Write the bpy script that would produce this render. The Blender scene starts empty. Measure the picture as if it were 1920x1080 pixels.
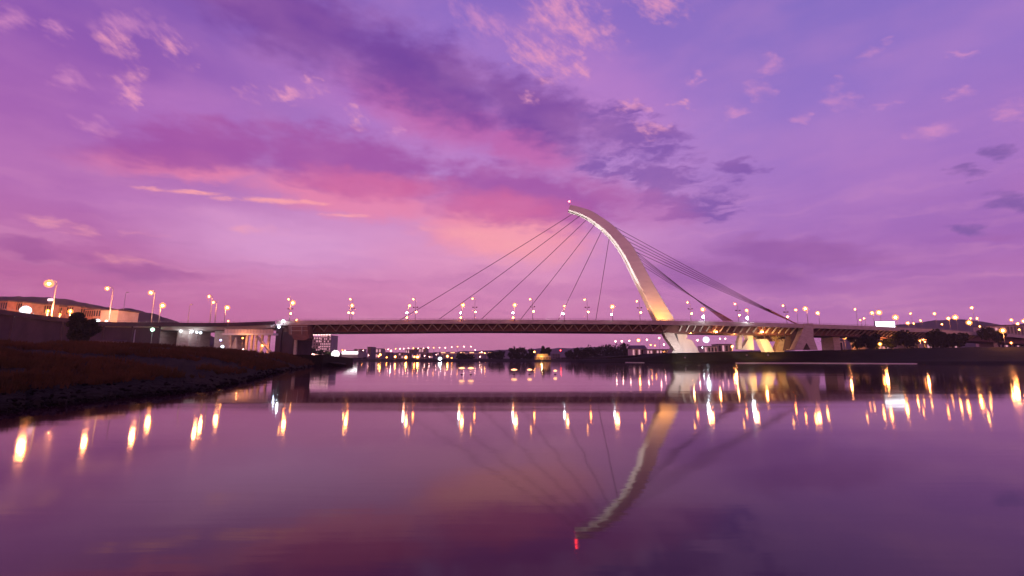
import bpy, math, random
from mathutils import Vector, noise as mnoise
random.seed(7)
C = bpy.context.scene.collection
sc = bpy.context.scene
R = math.radians

# ------------------------------------------------------------------ camera
EYE = 2.5
F = 850.0                      # focal length for a frame 1920 wide
PITCH = math.atan(132 / F)
cd = bpy.data.cameras.new('camera'); cam = bpy.data.objects.new('camera', cd); C.objects.link(cam)
cam.location = (0, 0, EYE); cam.rotation_euler = (R(90) + PITCH, 0, 0)
cd.sensor_width = 36; cd.lens = F / 1920 * 36; cd.clip_start = .1; cd.clip_end = 30000
sc.camera = cam
sc.view_settings.view_transform = 'Standard'; sc.view_settings.look = 'None'
sc.view_settings.exposure = 0; sc.view_settings.gamma = 1
sc.cycles.use_denoising = True
sc.cycles.max_bounces = 6; sc.cycles.diffuse_bounces = 2; sc.cycles.glossy_bounces = 3
sc.cycles.sample_clamp_indirect = 12; sc.cycles.sample_clamp_direct = 0
sc.cycles.caustics_reflective = False; sc.cycles.caustics_refractive = False

def ray(px, py):
    u = px - 960; v = 540 - py
    Y = F * math.cos(PITCH) - v * math.sin(PITCH); Z = F * math.sin(PITCH) + v * math.cos(PITCH)
    return u / Y, Z / Y
def P(px, py, Y):
    a, b = ray(px, py); return Vector((a * Y, Y, EYE + b * Y))
def G(px, py, z=0.):
    a, b = ray(px, py); Y = (z - EYE) / b; return Vector((a * Y, Y, z))
def azel(px, py):
    a, b = ray(px, py); return math.atan2(a, 1), math.atan2(b, math.hypot(a, 1))
def lin(c):
    return tuple((x / 255 / 12.92 if x / 255 <= .04045 else ((x / 255 + .055) / 1.055) ** 2.4) for x in c)

# ------------------------------------------------------------------ world: dusk sky with clouds
w = bpy.data.worlds.new('World'); sc.world = w; w.use_nodes = True
wt = w.node_tree; wt.nodes.clear(); WL = wt.links.new
def N(tree, t, **kw):
    n = tree.nodes.new(t)
    for k, v in kw.items(): setattr(n, k, v)
    return n
def wn(t, **kw): return N(wt, t, **kw)
def wmath(op, a, b=None, c=None, clamp=False):
    n = wn('ShaderNodeMath', operation=op, use_clamp=clamp)
    for i, v in enumerate((a, b, c)):
        if v is None: continue
        if isinstance(v, (int, float)): n.inputs[i].default_value = v
        else: WL(v, n.inputs[i])
    return n.outputs[0]
tc = wn('ShaderNodeTexCoord'); sep = wn('ShaderNodeSeparateXYZ'); WL(tc.outputs['Generated'], sep.inputs[0])
DIR = tc.outputs['Generated']
az = wmath('ARCTAN2', sep.outputs[0], sep.outputs[1]); el = wmath('ARCSINE', sep.outputs[2])
comb = wn('ShaderNodeCombineXYZ'); WL(az, comb.inputs[0]); WL(el, comb.inputs[1])
AE = comb.outputs[0]
stretch = wn('ShaderNodeMapping'); stretch.inputs['Scale'].default_value = (1, 2.3, 1); WL(AE, stretch.inputs[0])
AES = stretch.outputs[0]
def wnoise(vec, scale, detail=4, rough=.55, dist=0.):
    n = wn('ShaderNodeTexNoise'); n.inputs['Scale'].default_value = scale; n.inputs['Detail'].default_value = detail
    n.inputs['Roughness'].default_value = rough; n.inputs['Distortion'].default_value = dist
    WL(vec, n.inputs['Vector']); return n
def warp(vec, specs):
    out = vec
    for s, amp, det in specs:
        n = wnoise(AES, s, det)
        sub = wn('ShaderNodeVectorMath', operation='SUBTRACT'); WL(n.outputs['Color'], sub.inputs[0]); sub.inputs[1].default_value = (.5, .5, .5)
        mul = wn('ShaderNodeVectorMath', operation='MULTIPLY'); WL(sub.outputs[0], mul.inputs[0]); mul.inputs[1].default_value = (amp * 1.5, amp * .75, 0)
        add = wn('ShaderNodeVectorMath', operation='ADD'); WL(out, add.inputs[0]); WL(mul.outputs[0], add.inputs[1]); out = add.outputs[0]
    return out
AEW = warp(AE, [(5, .06, 2), (22, .05, 5)])
AEP = warp(AE, [(9, .05, 2), (30, .05, 6)])
def ramp(stops):
    r = wn('ShaderNodeValToRGB'); WL(wmath('DIVIDE', el, R(60), clamp=True), r.inputs[0])
    el_ = r.color_ramp.elements
    while len(el_) < len(stops): el_.new(.5)
    for e, (y, c) in zip(el_, stops):
        e.position = max(0, min(1, y / 60)); e.color = (*lin(c), 1)
    r.color_ramp.interpolation = 'B_SPLINE' if False else 'LINEAR'
    return r.outputs[0]
# stops: elevation in degrees
rl = ramp([(0, (196, 112, 158)), (5, (186, 96, 156)), (9, (178, 96, 158)), (15, (170, 98, 172)), (24, (150, 88, 172)), (32, (126, 80, 170)), (42, (104, 72, 160)), (60, (80, 62, 140))])
rm = ramp([(0, (210, 130, 166)), (4, (204, 120, 168)), (9, (210, 130, 180)), (15, (208, 142, 194)), (22, (186, 134, 200)), (30, (168, 118, 196)), (40, (138, 104, 190)), (60, (90, 76, 160))])
rr = ramp([(0, (206, 128, 176)), (4, (184, 114, 178)), (10, (158, 100, 178)), (17, (162, 112, 190)), (26, (146, 112, 194)), (35, (130, 106, 190)), (42, (122, 100, 186)), (60, (84, 76, 160))])
def wmix(fac, a, b):
    m = wn('ShaderNodeMix', data_type='RGBA', clamp_factor=True)
    if isinstance(fac, (int, float)): m.inputs[0].default_value = fac
    else: WL(fac, m.inputs[0])
    for s, i in ((a, 6), (b, 7)):
        if isinstance(s, tuple): m.inputs[i].default_value = (*lin(s), 1)
        else: WL(s, m.inputs[i])
    return m.outputs[2]
def mrange(v, a, b, c=0., d=1., smooth=True):
    m = wn('ShaderNodeMapRange', interpolation_type='SMOOTHSTEP' if smooth else 'LINEAR')
    WL(v, m.inputs[0])
    for i, x in enumerate((a, b, c, d)): m.inputs[i + 1].default_value = x
    return m.outputs[0]
SKY = wmix(mrange(az, -.85, -.1), rl, rm)
SKY = wmix(mrange(az, .02, .62), SKY, rr)
def blob(x1, y1, x2, y2, wd, vec):
    """a soft elliptical region of the sky between two directions; returns 1-r"""
    a1, e1 = azel(x1, y1); a2, e2 = azel(x2, y2)
    mx, my = (x1 + x2) / 2, (y1 + y2) / 2
    ln = math.hypot(x2 - x1, y2 - y1) or 1
    nx, ny = -(y2 - y1) / ln, (x2 - x1) / ln
    if x1 == x2 and y1 == y2: nx, ny = 0, 1
    p, q = azel(mx + nx * wd, my + ny * wd), azel(mx, my)
    rw = math.hypot(p[0] - q[0], p[1] - q[1])
    m = wn('ShaderNodeMapping', vector_type='TEXTURE'); WL(vec, m.inputs[0])
    m.inputs['Location'].default_value = ((a1 + a2) / 2, (e1 + e2) / 2, 0)
    m.inputs['Rotation'].default_value = (0, 0, math.atan2(e2 - e1, a2 - a1) if ln > 1 else 0)
    m.inputs['Scale'].default_value = (math.hypot(a2 - a1, e2 - e1) / 2 + rw * .6, rw, 1)
    g = wn('ShaderNodeTexGradient', gradient_type='SPHERICAL'); WL(m.outputs[0], g.inputs[0])
    return g.outputs['Fac']
def layer(sky, strokes, col, op, edge=.5, vec=None, cut=None, wob=.0):
    f = None
    for s in strokes:
        b = blob(*s, vec if vec is not None else AEW)
        f = b if f is None else wmath('MAXIMUM', f, b)
    if cut is not None:                      # fluffy edges: the region fades through a noise threshold
        n, k = cut
        f = wmath('MULTIPLY', mrange(f, 0., .3), mrange(wmath('ADD', f, wmath('MULTIPLY', wmath('SUBTRACT', n, .5), k)), .05, .05 + edge))
    else:
        f = mrange(f, 0., edge)
    return wmix(wmath('MULTIPLY', f, op), sky, col)
n_fluff = wnoise(AES, 16, 7, .62).outputs['Fac']
dg = wn('ShaderNodeMapping', vector_type='TEXTURE'); dg.inputs['Rotation'].default_value = (0, 0, -.5); dg.inputs['Scale'].default_value = (1, .42, 1); WL(AE, dg.inputs[0])
n_fine = wnoise(dg.outputs[0], 22, 7, .62).outputs['Fac']
st2 = wn('ShaderNodeMapping'); st2.inputs['Scale'].default_value = (1, 3.2, 1); st2.inputs['Rotation'].default_value = (0, 0, .12); WL(AEW, st2.inputs[0])
n_str = wnoise(st2.outputs[0], 13, 8, .6).outputs['Fac']
n_soft = wnoise(AES, 5, 4, .5).outputs['Fac']
# light openings between the bands
SKY = layer(SKY, [(420, 60, 1050, 330, 80), (120, 230, 500, 200, 90)], (178, 112, 190), .45, .9)
SKY = layer(SKY, [(1020, 110, 1300, 260, 120)], (190, 126, 196), .5, .9)
SKY = layer(SKY, [(200, 415, 800, 470, 90)], (214, 152, 204), .85, .9)
SKY = layer(SKY, [(700, 470, 1120, 520, 75)], (222, 146, 186), .6, .9)
SKY = layer(SKY, [(40, 350, 380, 400, 40)], (190, 122, 188), .35, .9)
# faint horizontal veils
veil = wn('ShaderNodeMapping'); veil.inputs['Scale'].default_value = (1, 9, 1); WL(AEW, veil.inputs[0])
n_veil = wnoise(veil.outputs[0], 5, 5, .55).outputs['Fac']
SKY = wmix(wmath('MULTIPLY', mrange(n_veil, .46, .8), wmath('MULTIPLY', mrange(el, R(26), R(4)), .38)), SKY, (232, 160, 194))
SKY = wmix(wmath('MULTIPLY', mrange(n_veil, .5, .22), wmath('MULTIPLY', mrange(el, R(22), R(5)), .30)), SKY, (150, 74, 146))
# first great band, upper middle
SKY = layer(SKY, [(620, 120, 1000, 268, 78), (860, 236, 1100, 304, 54)], (184, 92, 164), .85, .7)
SKY = layer(SKY, [(280, -110, 760, 116, 125), (560, 30, 1010, 208, 112), (840, 130, 1180, 275, 84)], (114, 64, 152), .90, .7, cut=(n_fluff, .8))
SKY = layer(SKY, [(640, 70, 950, 170, 40)], (104, 60, 150), .6, .9)
# second band, from the left to the pylon head
SKY = layer(SKY, [(120, 285, 520, 322, 40), (380, 315, 900, 400, 48), (740, 395, 1130, 446, 66)], (226, 126, 164), .9, .7)
SKY = layer(SKY, [(790, 420, 1110, 468, 66)], (244, 156, 170), .9, .8)
SKY = layer(SKY, [(110, 266, 560, 270, 66), (400, 262, 860, 318, 84), (720, 322, 1240, 384, 78)], (156, 76, 158), .9, .6, cut=(n_fluff, .9))
SKY = layer(SKY, [(480, 320, 900, 354, 38), (760, 366, 1120, 404, 44)], (208, 100, 152), .75, .8)
# the right end of both bands breaks into small clouds
SKY = layer(SKY, [(1090, 205, 1300, 300, 66), (1060, 300, 1400, 350, 46), (1180, 360, 1400, 400, 50), (1340, 300, 1430, 320, 26)], (122, 80, 164), .85, .75, vec=AEP, cut=(n_str, 3.0))
SKY = layer(SKY, [(1060, 330, 1330, 420, 54)], (170, 92, 164), .55, .6, cut=(n_fluff, .5))
# low bank of cloud at right and left
SKY = layer(SKY, [(1300, 462, 1720, 492, 44), (1180, 500, 1560, 524, 44)], (144, 84, 160), .8, .6, cut=(n_fluff, .4))
SKY = layer(SKY, [(-60, 452, 150, 486, 34), (60, 490, 420, 520, 22)], (146, 70, 146), .6, .7, cut=(n_fluff, .4))
SKY = layer(SKY, [(700, 510, 1250, 560, 26)], (170, 94, 158), .35, .8)
SKY = layer(SKY, [(1860, 288, 1905, 292, 22), (1840, 366, 1960, 386, 30), (1780, 430, 1840, 430, 14), (1780, 330, 1850, 330, 16)], (116, 82, 158), .75, .8, vec=AEP, cut=(n_str, 1.6))
# pink puffs
puffs = [(190, 70, 245, 100, 36), (305, 80, 350, 105, 34), (180, 152, 275, 140, 30), (210, 185, 275, 176, 20), (450, 175, 610, 172, 26), (560, 145, 600, 150, 18), (645, 212, 690, 228, 22),
         (950, 70, 1080, 135, 54), (980, -10, 1160, 80, 62), (1050, 108, 1120, 138, 26), (1180, -10, 1290, 25, 44), (1150, 196, 1215, 203, 17), (1255, 195, 1308, 195, 13), (972, 186, 1004, 190, 15), (1195, 232, 1250, 250, 22)]
faint = [(90, 150, 160, 158, 26), (90, 60, 130, 70, 24), (0, 30, 60, 50, 34), (150, 30, 330, 60, 36), (730, 248, 755, 248, 15), (130, 228, 230, 255, 20), (1415, 115, 1465, 128, 26), (1400, 160, 1450, 178, 30), (1360, 208, 1410, 208, 13), (1550, 172, 1605, 198, 32),
         (1605, 90, 1660, 98, 22), (1635, 192, 1675, 196, 14), (1700, 258, 1780, 240, 24), (1865, 204, 1925, 212, 24), (1785, 92, 1825, 96, 16), (1475, 228, 1525, 232, 16), (1560, 140, 1590, 146, 14), (840, 20, 960, 60, 40), (1290, 150, 1310, 158, 16), (1770, 170, 1820, 180, 20)]
SKY = layer(SKY, puffs, (234, 154, 184), .82, 1.5, vec=AEP, cut=(n_fine, 3.2))
SKY = layer(SKY, faint, (222, 146, 192), .60, 1.5, vec=AEP, cut=(n_fine, 2.6))
# sunlit streaks low at left
SKY = layer(SKY, [(235, 350, 430, 366, 8), (360, 368, 640, 381, 8), (590, 403, 700, 405, 6)], (250, 162, 166), .85, .9, vec=warp(AE, [(14, .02, 4)]), cut=(n_str, 2.8))
SKY = layer(SKY, [(380, 424, 540, 432, 16), (200, 434, 320, 444, 14), (20, 400, 120, 420, 16), (90, 426, 240, 442, 14), (760, 420, 830, 430, 10), (800, 430, 920, 448, 16), (890, 440, 1020, 470, 18), (140, 470, 330, 500, 14)],
            (246, 162, 170), .55, 1.6, vec=AEP, cut=(n_str, 3.6))
# overall soft variation so nothing is flat
SKY = wmix(wmath('MULTIPLY', mrange(n_soft, .35, .75), .16), SKY, (226, 150, 200))
# warm glow added to the unseen back sky to light camera-facing surfaces
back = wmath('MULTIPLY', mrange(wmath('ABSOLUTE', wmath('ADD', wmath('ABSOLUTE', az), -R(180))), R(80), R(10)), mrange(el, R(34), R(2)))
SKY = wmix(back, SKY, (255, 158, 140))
# weak physical dusk sky under everything
ni = wn('ShaderNodeTexSky', sky_type='NISHITA', sun_disc=False); ni.sun_elevation = R(-2); ni.sun_rotation = R(-20)
bg1 = wn('ShaderNodeBackground'); WL(ni.outputs[0], bg1.inputs[0]); bg1.inputs[1].default_value = .05
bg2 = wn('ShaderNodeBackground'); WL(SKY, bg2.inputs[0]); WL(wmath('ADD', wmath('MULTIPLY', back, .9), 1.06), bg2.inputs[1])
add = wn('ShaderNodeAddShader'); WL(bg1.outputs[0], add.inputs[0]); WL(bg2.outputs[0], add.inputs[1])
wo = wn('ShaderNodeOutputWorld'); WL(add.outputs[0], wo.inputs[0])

# ------------------------------------------------------------------ materials
MATS = {}
def mat(name, col, rough=.8, noise=None, metal=0., bump=0., bscale=4., spec=.4):
    if name in MATS: return MATS[name]
    m = bpy.data.materials.new(name); m.use_nodes = True; t = m.node_tree; b = t.nodes['Principled BSDF']
    b.inputs['Roughness'].default_value = rough; b.inputs['Metallic'].default_value = metal
    b.inputs['Specular IOR Level'].default_value = spec
    b.inputs['Base Color'].default_value = (*col, 1)
    if noise:
        sc_, c2, sh = noise
        tc_ = N(t, 'ShaderNodeTexCoord'); mp = N(t, 'ShaderNodeMapping'); t.links.new(tc_.outputs['Object'], mp.inputs[0])
        mp.inputs['Scale'].default_value = sh
        n = N(t, 'ShaderNodeTexNoise'); n.inputs['Scale'].default_value = sc_; n.inputs['Detail'].default_value = 7; n.inputs['Roughness'].default_value = .65
        t.links.new(mp.outputs[0], n.inputs['Vector'])
        r = N(t, 'ShaderNodeMapRange'); r.inputs[1].default_value = .34; r.inputs[2].default_value = .66; t.links.new(n.outputs['Fac'], r.inputs[0])
        x = N(t, 'ShaderNodeMix', data_type='RGBA'); t.links.new(r.outputs[0], x.inputs[0])
        x.inputs[6].default_value = (*col, 1); x.inputs[7].default_value = (*c2, 1); t.links.new(x.outputs[2], b.inputs['Base Color'])
        if bump:
            n2 = N(t, 'ShaderNodeTexNoise'); n2.inputs['Scale'].default_value = bscale; n2.inputs['Detail'].default_value = 6; t.links.new(tc_.outputs['Object'], n2.inputs['Vector'])
            bp = N(t, 'ShaderNodeBump'); bp.inputs['Strength'].default_value = bump; bp.inputs['Distance'].default_value = .3
            t.links.new(n2.outputs['Fac'], bp.inputs['Height']); t.links.new(bp.outputs[0], b.inputs['Normal'])
    MATS[name] = m; return m
def glow(name, col, s):
    if name in MATS: return MATS[name]
    m = bpy.data.materials.new(name); m.use_nodes = True; t = m.node_tree; t.nodes.clear()
    e = N(t, 'ShaderNodeEmission'); e.inputs[0].default_value = (*col, 1); e.inputs[1].default_value = s
    o = N(t, 'ShaderNodeOutputMaterial'); t.links.new(e.outputs[0], o.inputs[0]); MATS[name] = m; return m
concrete = mat('weathered concrete', (.48, .40, .36), .85, (.35, (.33, .27, .24), (1, 1, 3)), bump=.2, bscale=1.2)
concrete_pale = mat('pale painted concrete', (.62, .60, .57), .7, (.25, (.50, .47, .45), (1, 1, .3)), bump=.1, bscale=.7)
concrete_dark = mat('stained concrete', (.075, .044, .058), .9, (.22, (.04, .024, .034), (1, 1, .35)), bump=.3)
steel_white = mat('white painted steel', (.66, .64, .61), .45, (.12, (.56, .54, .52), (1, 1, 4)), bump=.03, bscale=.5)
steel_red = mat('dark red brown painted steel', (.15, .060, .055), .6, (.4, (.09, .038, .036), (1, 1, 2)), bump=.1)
steel_grey = mat('galvanised steel', (.35, .33, .33), .5, (2, (.24, .23, .23), (1, 1, 1)), metal=.3)
cable_m = mat('cable sheath', (.10, .05, .07), .5, (3, (.06, .03, .045), (1, 1, 1)))
asphalt = mat('asphalt', (.05, .048, .05), .9, (1.5, (.035, .034, .036), (1, 1, 1)))
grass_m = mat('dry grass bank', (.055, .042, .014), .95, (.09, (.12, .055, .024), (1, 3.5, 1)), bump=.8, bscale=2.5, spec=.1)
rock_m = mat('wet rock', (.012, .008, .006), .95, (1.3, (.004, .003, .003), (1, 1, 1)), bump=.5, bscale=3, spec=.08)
leaf_m = mat('dark foliage', (.035, .045, .018), .9, (1.5, (.018, .024, .010), (1, 1, 1)), spec=.1)
bark_m = mat('bark', (.06, .045, .035), .9, (5, (.035, .025, .02), (1, 1, .3)))
hill_m = mat('wooded hillside', (.05, .045, .03), .95, (.02, (.028, .026, .018), (1, 1, 2)), spec=.1)
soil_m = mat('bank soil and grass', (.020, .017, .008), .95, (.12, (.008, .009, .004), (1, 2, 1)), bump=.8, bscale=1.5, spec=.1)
build_m = mat('rendered facade', (.30, .24, .22), .85, (.15, (.20, .16, .15), (1, 1, 1)))
build_cream = mat('cream cladding', (.62, .52, .44), .8, (.2, (.48, .38, .32), (1, 1, 1)))
build_dark = mat('dark facade', (.12, .09, .10), .85, (.2, (.08, .06, .07), (1, 1, 1)))
glass_dark = mat('dark window glass', (.02, .02, .03), .12, spec=.6)
ORANGE, YELLOW, WHITE, PINK, RED, GREENW = (1, .26, .045), (1, .36, .075), (.80, .90, 1.0), (1, .45, .38), (1, .03, .03), (.55, 1, .72)

# ------------------------------------------------------------------ mesh helpers
class MB:
    def __init__(s): s.v = []; s.f = []
    def quad(s, *p):
        i = len(s.v); s.v += [tuple(q) for q in p]; s.f.append(tuple(range(i, i + len(p))))
    def box(s, x0, x1, y0, y1, z0, z1):
        i = len(s.v)
        s.v += [(x0, y0, z0), (x1, y0, z0), (x1, y1, z0), (x0, y1, z0), (x0, y0, z1), (x1, y0, z1), (x1, y1, z1), (x0, y1, z1)]
        s.f += [tuple(i + k for k in q) for q in ((0, 3, 2, 1), (4, 5, 6, 7), (0, 1, 5, 4), (1, 2, 6, 5), (2, 3, 7, 6), (3, 0, 4, 7))]
        return s
    def beam(s, a, b, w, h, up=Vector((0, 0, 1))):
        a, b = Vector(a), Vector(b); d = (b - a).normalized(); r = d.cross(up)
        if r.length < 1e-4: r = d.cross(Vector((0, 1, 0)))
        r.normalize(); u = r.cross(d); i = len(s.v)
        for p in (a, b):
            for q, t in ((-1, -1), (1, -1), (1, 1), (-1, 1)): s.v.append(tuple(p + r * q * w / 2 + u * t * h / 2))
        s.f += [tuple(i + k for k in q) for q in ((0, 3, 2, 1), (4, 5, 6, 7), (0, 1, 5, 4), (1, 2, 6, 5), (2, 3, 7, 6), (3, 0, 4, 7))]
        return s
    def tube(s, pts, rad, n=8, cap=True):
        pts = [Vector(p) for p in pts]; m = len(pts); i0 = len(s.v)
        if not isinstance(rad, (list, tuple)): rad = [rad] * m
        for k, p in enumerate(pts):
            d = (pts[min(k + 1, m - 1)] - pts[max(k - 1, 0)]).normalized()
            r = d.cross(Vector((0, 1, 0)))
            if r.length < 1e-3: r = d.cross(Vector((1, 0, 0)))
            r.normalize(); u = r.cross(d)
            for j in range(n):
                a = 2 * math.pi * j / n; s.v.append(tuple(p + (r * math.cos(a) + u * math.sin(a)) * rad[k]))
        for k in range(m - 1):
            for j in range(n):
                a, b = i0 + k * n + j, i0 + k * n + (j + 1) % n; s.f.append((a, b, b + n, a + n))
        if cap: s.f.append(tuple(i0 + j for j in range(n))[::-1]); s.f.append(tuple(i0 + (m - 1) * n + j for j in range(n)))
        return s
    def lathe(s, c, prof, n=12):
        i0 = len(s.v); c = Vector(c)
        for r, z in prof:
            for j in range(n):
                a = 2 * math.pi * j / n; s.v.append((c.x + r * math.cos(a), c.y + r * math.sin(a), c.z + z))
        for k in range(len(prof) - 1):
            for j in range(n):
                a, b = i0 + k * n + j, i0 + k * n + (j + 1) % n; s.f.append((a, b, b + n, a + n))
        s.f.append(tuple(i0 + j for j in range(n))[::-1]); s.f.append(tuple(i0 + (len(prof) - 1) * n + j for j in range(n)))
        return s
    def prism(s, poly, dv):
        """poly: list of 3-D points, extruded by the vector dv"""
        i = len(s.v); n = len(poly); dv = Vector(dv)
        s.v += [tuple(p) for p in poly] + [tuple(Vector(p) + dv) for p in poly]
        s.f.append(tuple(range(i, i + n))); s.f.append(tuple(range(i + n, i + 2 * n))[::-1])
        for k in range(n):
            a, b = i + k, i + (k + 1) % n; s.f.append((a, a + n, b + n, b))
        return s
    def sweep(s, path, sect, close=True, cap=True):
        """path: list of (point, inward unit vector); sect: list of (offset inward, dz)"""
        i0 = len(s.v); n = len(sect)
        for p, q in path:
            for o, z in sect: s.v.append((p.x + q.x * o, p.y + q.y * o, p.z + z))
        for k in range(len(path) - 1):
            for j in range(n if close else n - 1):
                a, b = i0 + k * n + j, i0 + k * n + (j + 1) % n; s.f.append((a, a + n, b + n, b))
        if close and cap:
            s.f.append(tuple(i0 + j for j in range(n))); s.f.append(tuple(i0 + (len(path) - 1) * n + j for j in range(n))[::-1])
        return s
    def build(s, name, m, parent=None, origin=None, smooth=False, **props):
        me = bpy.data.meshes.new(name); o = Vector(origin) if origin is not None else Vector((0, 0, 0))
        if parent is not None and origin is None: o = world_loc(parent)
        me.from_pydata([tuple(Vector(v) - o) for v in s.v], [], s.f); me.materials.append(m); me.validate(); me.update()
        if smooth:
            for p in me.polygons: p.use_smooth = True
        ob = bpy.data.objects.new(name, me); C.objects.link(ob)
        if parent is not None:
            ob.parent = parent; ob.location = o - world_loc(parent)
        else: ob.location = o
        for k, v in props.items(): ob[k] = v
        return ob
def world_loc(o):
    l = Vector(o.location)
    while o.parent: o = o.parent; l += Vector(o.location)
    return l
def thing(name, loc, label, cat, group=None):
    o = bpy.data.objects.new(name, None); C.objects.link(o); o.location = loc; o.empty_display_size = .5
    o['label'] = label; o['category'] = cat
    if group: o['group'] = group
    return o
def tag(o, label, cat, group=None):
    o['label'] = label; o['category'] = cat
    if group: o['group'] = group
    return o
def struct(mb, name, m, smooth=False):
    o = mb.build(name, m, smooth=smooth); o['kind'] = 'structure'; return o
ORD = ['first', 'second', 'third', 'fourth', 'fifth', 'sixth', 'seventh', 'eighth', 'ninth', 'tenth', 'eleventh', 'twelfth', 'thirteenth', 'fourteenth',
       'fifteenth', 'sixteenth', 'seventeenth', 'eighteenth', 'nineteenth', 'twentieth', 'twenty-first', 'twenty-second', 'twenty-third', 'twenty-fourth',
       'twenty-fifth', 'twenty-sixth', 'twenty-seventh', 'twenty-eighth', 'twenty-ninth', 'thirtieth', 'thirty-first', 'thirty-second']

# ------------------------------------------------------------------ water
def water_mat():
    m = bpy.data.materials.new('river water'); m.use_nodes = True; t = m.node_tree; b = t.nodes['Principled BSDF']; L = t.links.new
    b.inputs['Base Color'].default_value = (.030, .004, .014, 1)
    b.inputs['Roughness'].default_value = .050; b.inputs['IOR'].default_value = 1.41; b.inputs['Specular Tint'].default_value = (1, .66, .67, 1); b.inputs['Specular IOR Level'].default_value = .5
    tc_ = N(t, 'ShaderNodeTexCoord')
    def nz(scale, sx, sy, det):
        mp = N(t, 'ShaderNodeMapping'); mp.inputs['Scale'].default_value = (sx, sy, 1); L(tc_.outputs['Object'], mp.inputs[0])
        n = N(t, 'ShaderNodeTexNoise'); n.inputs['Scale'].default_value = scale; n.inputs['Detail'].default_value = det; L(mp.outputs[0], n.inputs['Vector']); return n
    n1 = nz(2.4, .16, 1.4, 3); n2 = nz(.16, .10, 1.1, 2)
    b1 = N(t, 'ShaderNodeBump'); b1.inputs['Strength'].default_value = 1; b1.inputs['Distance'].default_value = .0014; L(n1.outputs['Fac'], b1.inputs['Height'])
    b2 = N(t, 'ShaderNodeBump'); b2.inputs['Strength'].default_value = 1; b2.inputs['Distance'].default_value = .017; L(n2.outputs['Fac'], b2.inputs['Height']); L(b1.outputs[0], b2.inputs['Normal'])
    L(b2.outputs[0], b.inputs['Normal'])
    return m
wm = MB(); wm.quad((-4000, -300, 0), (4000, -300, 0), (4000, 7000, 0), (-4000, 7000, 0))
struct(wm, 'water', water_mat())

# ------------------------------------------------------------------ banks
def interp(tab, x):
    if x <= tab[0][0]: return tab[0][1:]
    for a, b in zip(tab, tab[1:]):
        if x <= b[0]:
            t = (x - a[0]) / (b[0] - a[0]); return tuple(p + (q - p) * t for p, q in zip(a[1:], b[1:]))
    return tab[-1][1:]
def rough(p, s, a): return mnoise.fractal(Vector(p) * s, 1., 2.1, 4) * a
# left bank: columns run from the water edge up to the crest and on inland
LSH = [(-500, 860), (-250, 812), (0, 776), (60, 768), (130, 760), (200, 752), (280, 744), (360, 737), (400, 732), (440, 721), (500, 705), (540, 695), (580, 688), (615, 683.6), (650, 681.4)]
LCR = [(-500, 628, 34), (0, 645, 62), (200, 648, 82), (300, 651, 100), (450, 660, 140), (520, 664, 160), (580, 671, 182), (620, 676, 200), (650, 679.6, 214)]
def left_cols():
    cols = []; n = 260
    for i in range(n + 1):
        px = -500 + (650 + 500) * i / n
        wob = mnoise.noise(Vector((px * .03, 0, 0))) * 5 + mnoise.noise(Vector((px * .11, 3, 0))) * 2.2
        sy = interp(LSH, px)[0]; wob *= min(1, max(.1, (sy - 680) / 60))
        s = G(px, sy + wob); yc, Yc = interp(LCR, px); c = P(px, yc, Yc)
        cols.append((s, c))
    return cols
LCOLS = left_cols()
lb = MB(); prof = [(-.04, -.12), (0, 0), (.02, .05), (.05, .11), (.09, .18), (.14, .26), (.2, .34), (.28, .45), (.38, .57), (.5, .70), (.64, .84), (.8, .95), (1, 1), (1.4, 1.0), (2.4, 1.0)]
for s, c in LCOLS:
    for t, hz in prof:
        p = s.lerp(c, t); p.z = c.z * hz if hz > 0 else -1
        if 0 < t <= 1: p.z += rough(p, .35, .34) * min(1, t * 9) * min(1, c.z / 3) + rough(p + Vector((9, 9, 9)), 1.7, .10) * min(1, c.z / 3)
        if t > 1: p = c + (c - s).normalized() * (t - 1) * 50; p.z = c.z - .15
        lb.v.append(tuple(p))
n = len(prof)
for i in range(len(LCOLS) - 1):
    for j in range(n - 1):
        a = i * n + j; lb.f.append((a, a + n, a + n + 1, a + 1))
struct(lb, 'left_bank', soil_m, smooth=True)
# flat inland ground on the left
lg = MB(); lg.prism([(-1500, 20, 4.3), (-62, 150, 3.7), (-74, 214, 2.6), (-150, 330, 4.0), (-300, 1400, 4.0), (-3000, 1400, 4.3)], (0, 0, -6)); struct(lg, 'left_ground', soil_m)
# right bank
RSH = [(1095, 678.3), (1180, 680.0), (1260, 680.6), (1300, 680.8), (1500, 681.0), (1700, 682.2), (1920, 682.8), (2300, 684)]
RCR = [(1095, 674.5, 300), (1180, 672, 285), (1235, 667, 262), (1262, 661, 252), (1500, 658.5, 254), (1600, 655, 258), (1750, 652, 262), (1920, 650, 262), (2300, 645, 262)]
rb = MB(); rprof = [(-.3, -.12), (0, 0), (.06, .10), (.14, .16), (.3, .2), (.42, .36), (.56, .58), (.72, .8), (.86, .94), (1, 1), (1.5, 1.0)]
NR = 150; rows = []
for i in range(NR + 1):
    px = 1095 + 1205 * i / NR; s = G(px, interp(RSH, px)[0] ); yc, Yc = interp(RCR, px); c = P(px, yc, Yc)
    if s.y > c.y - 10: s = s * ((c.y - 10) / s.y); s.z = 0
    for t, hz in rprof:
        p = s.lerp(c, min(t, 1)); p.z = c.z * hz if hz > 0 else -1
        if t > 1: p.y += 60; p.z -= .1
        if .05 < t < 1.01: p.z += rough(p, .12, .3) * min(1, c.z / 4)
        rb.v.append(tuple(p))
n = len(rprof)
for i in range(NR):
    for j in range(n - 1):
        a = i * n + j; rb.f.append((a, a + n, a + n + 1, a + 1))
struct(rb, 'right_bank', soil_m, smooth=True)
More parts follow.
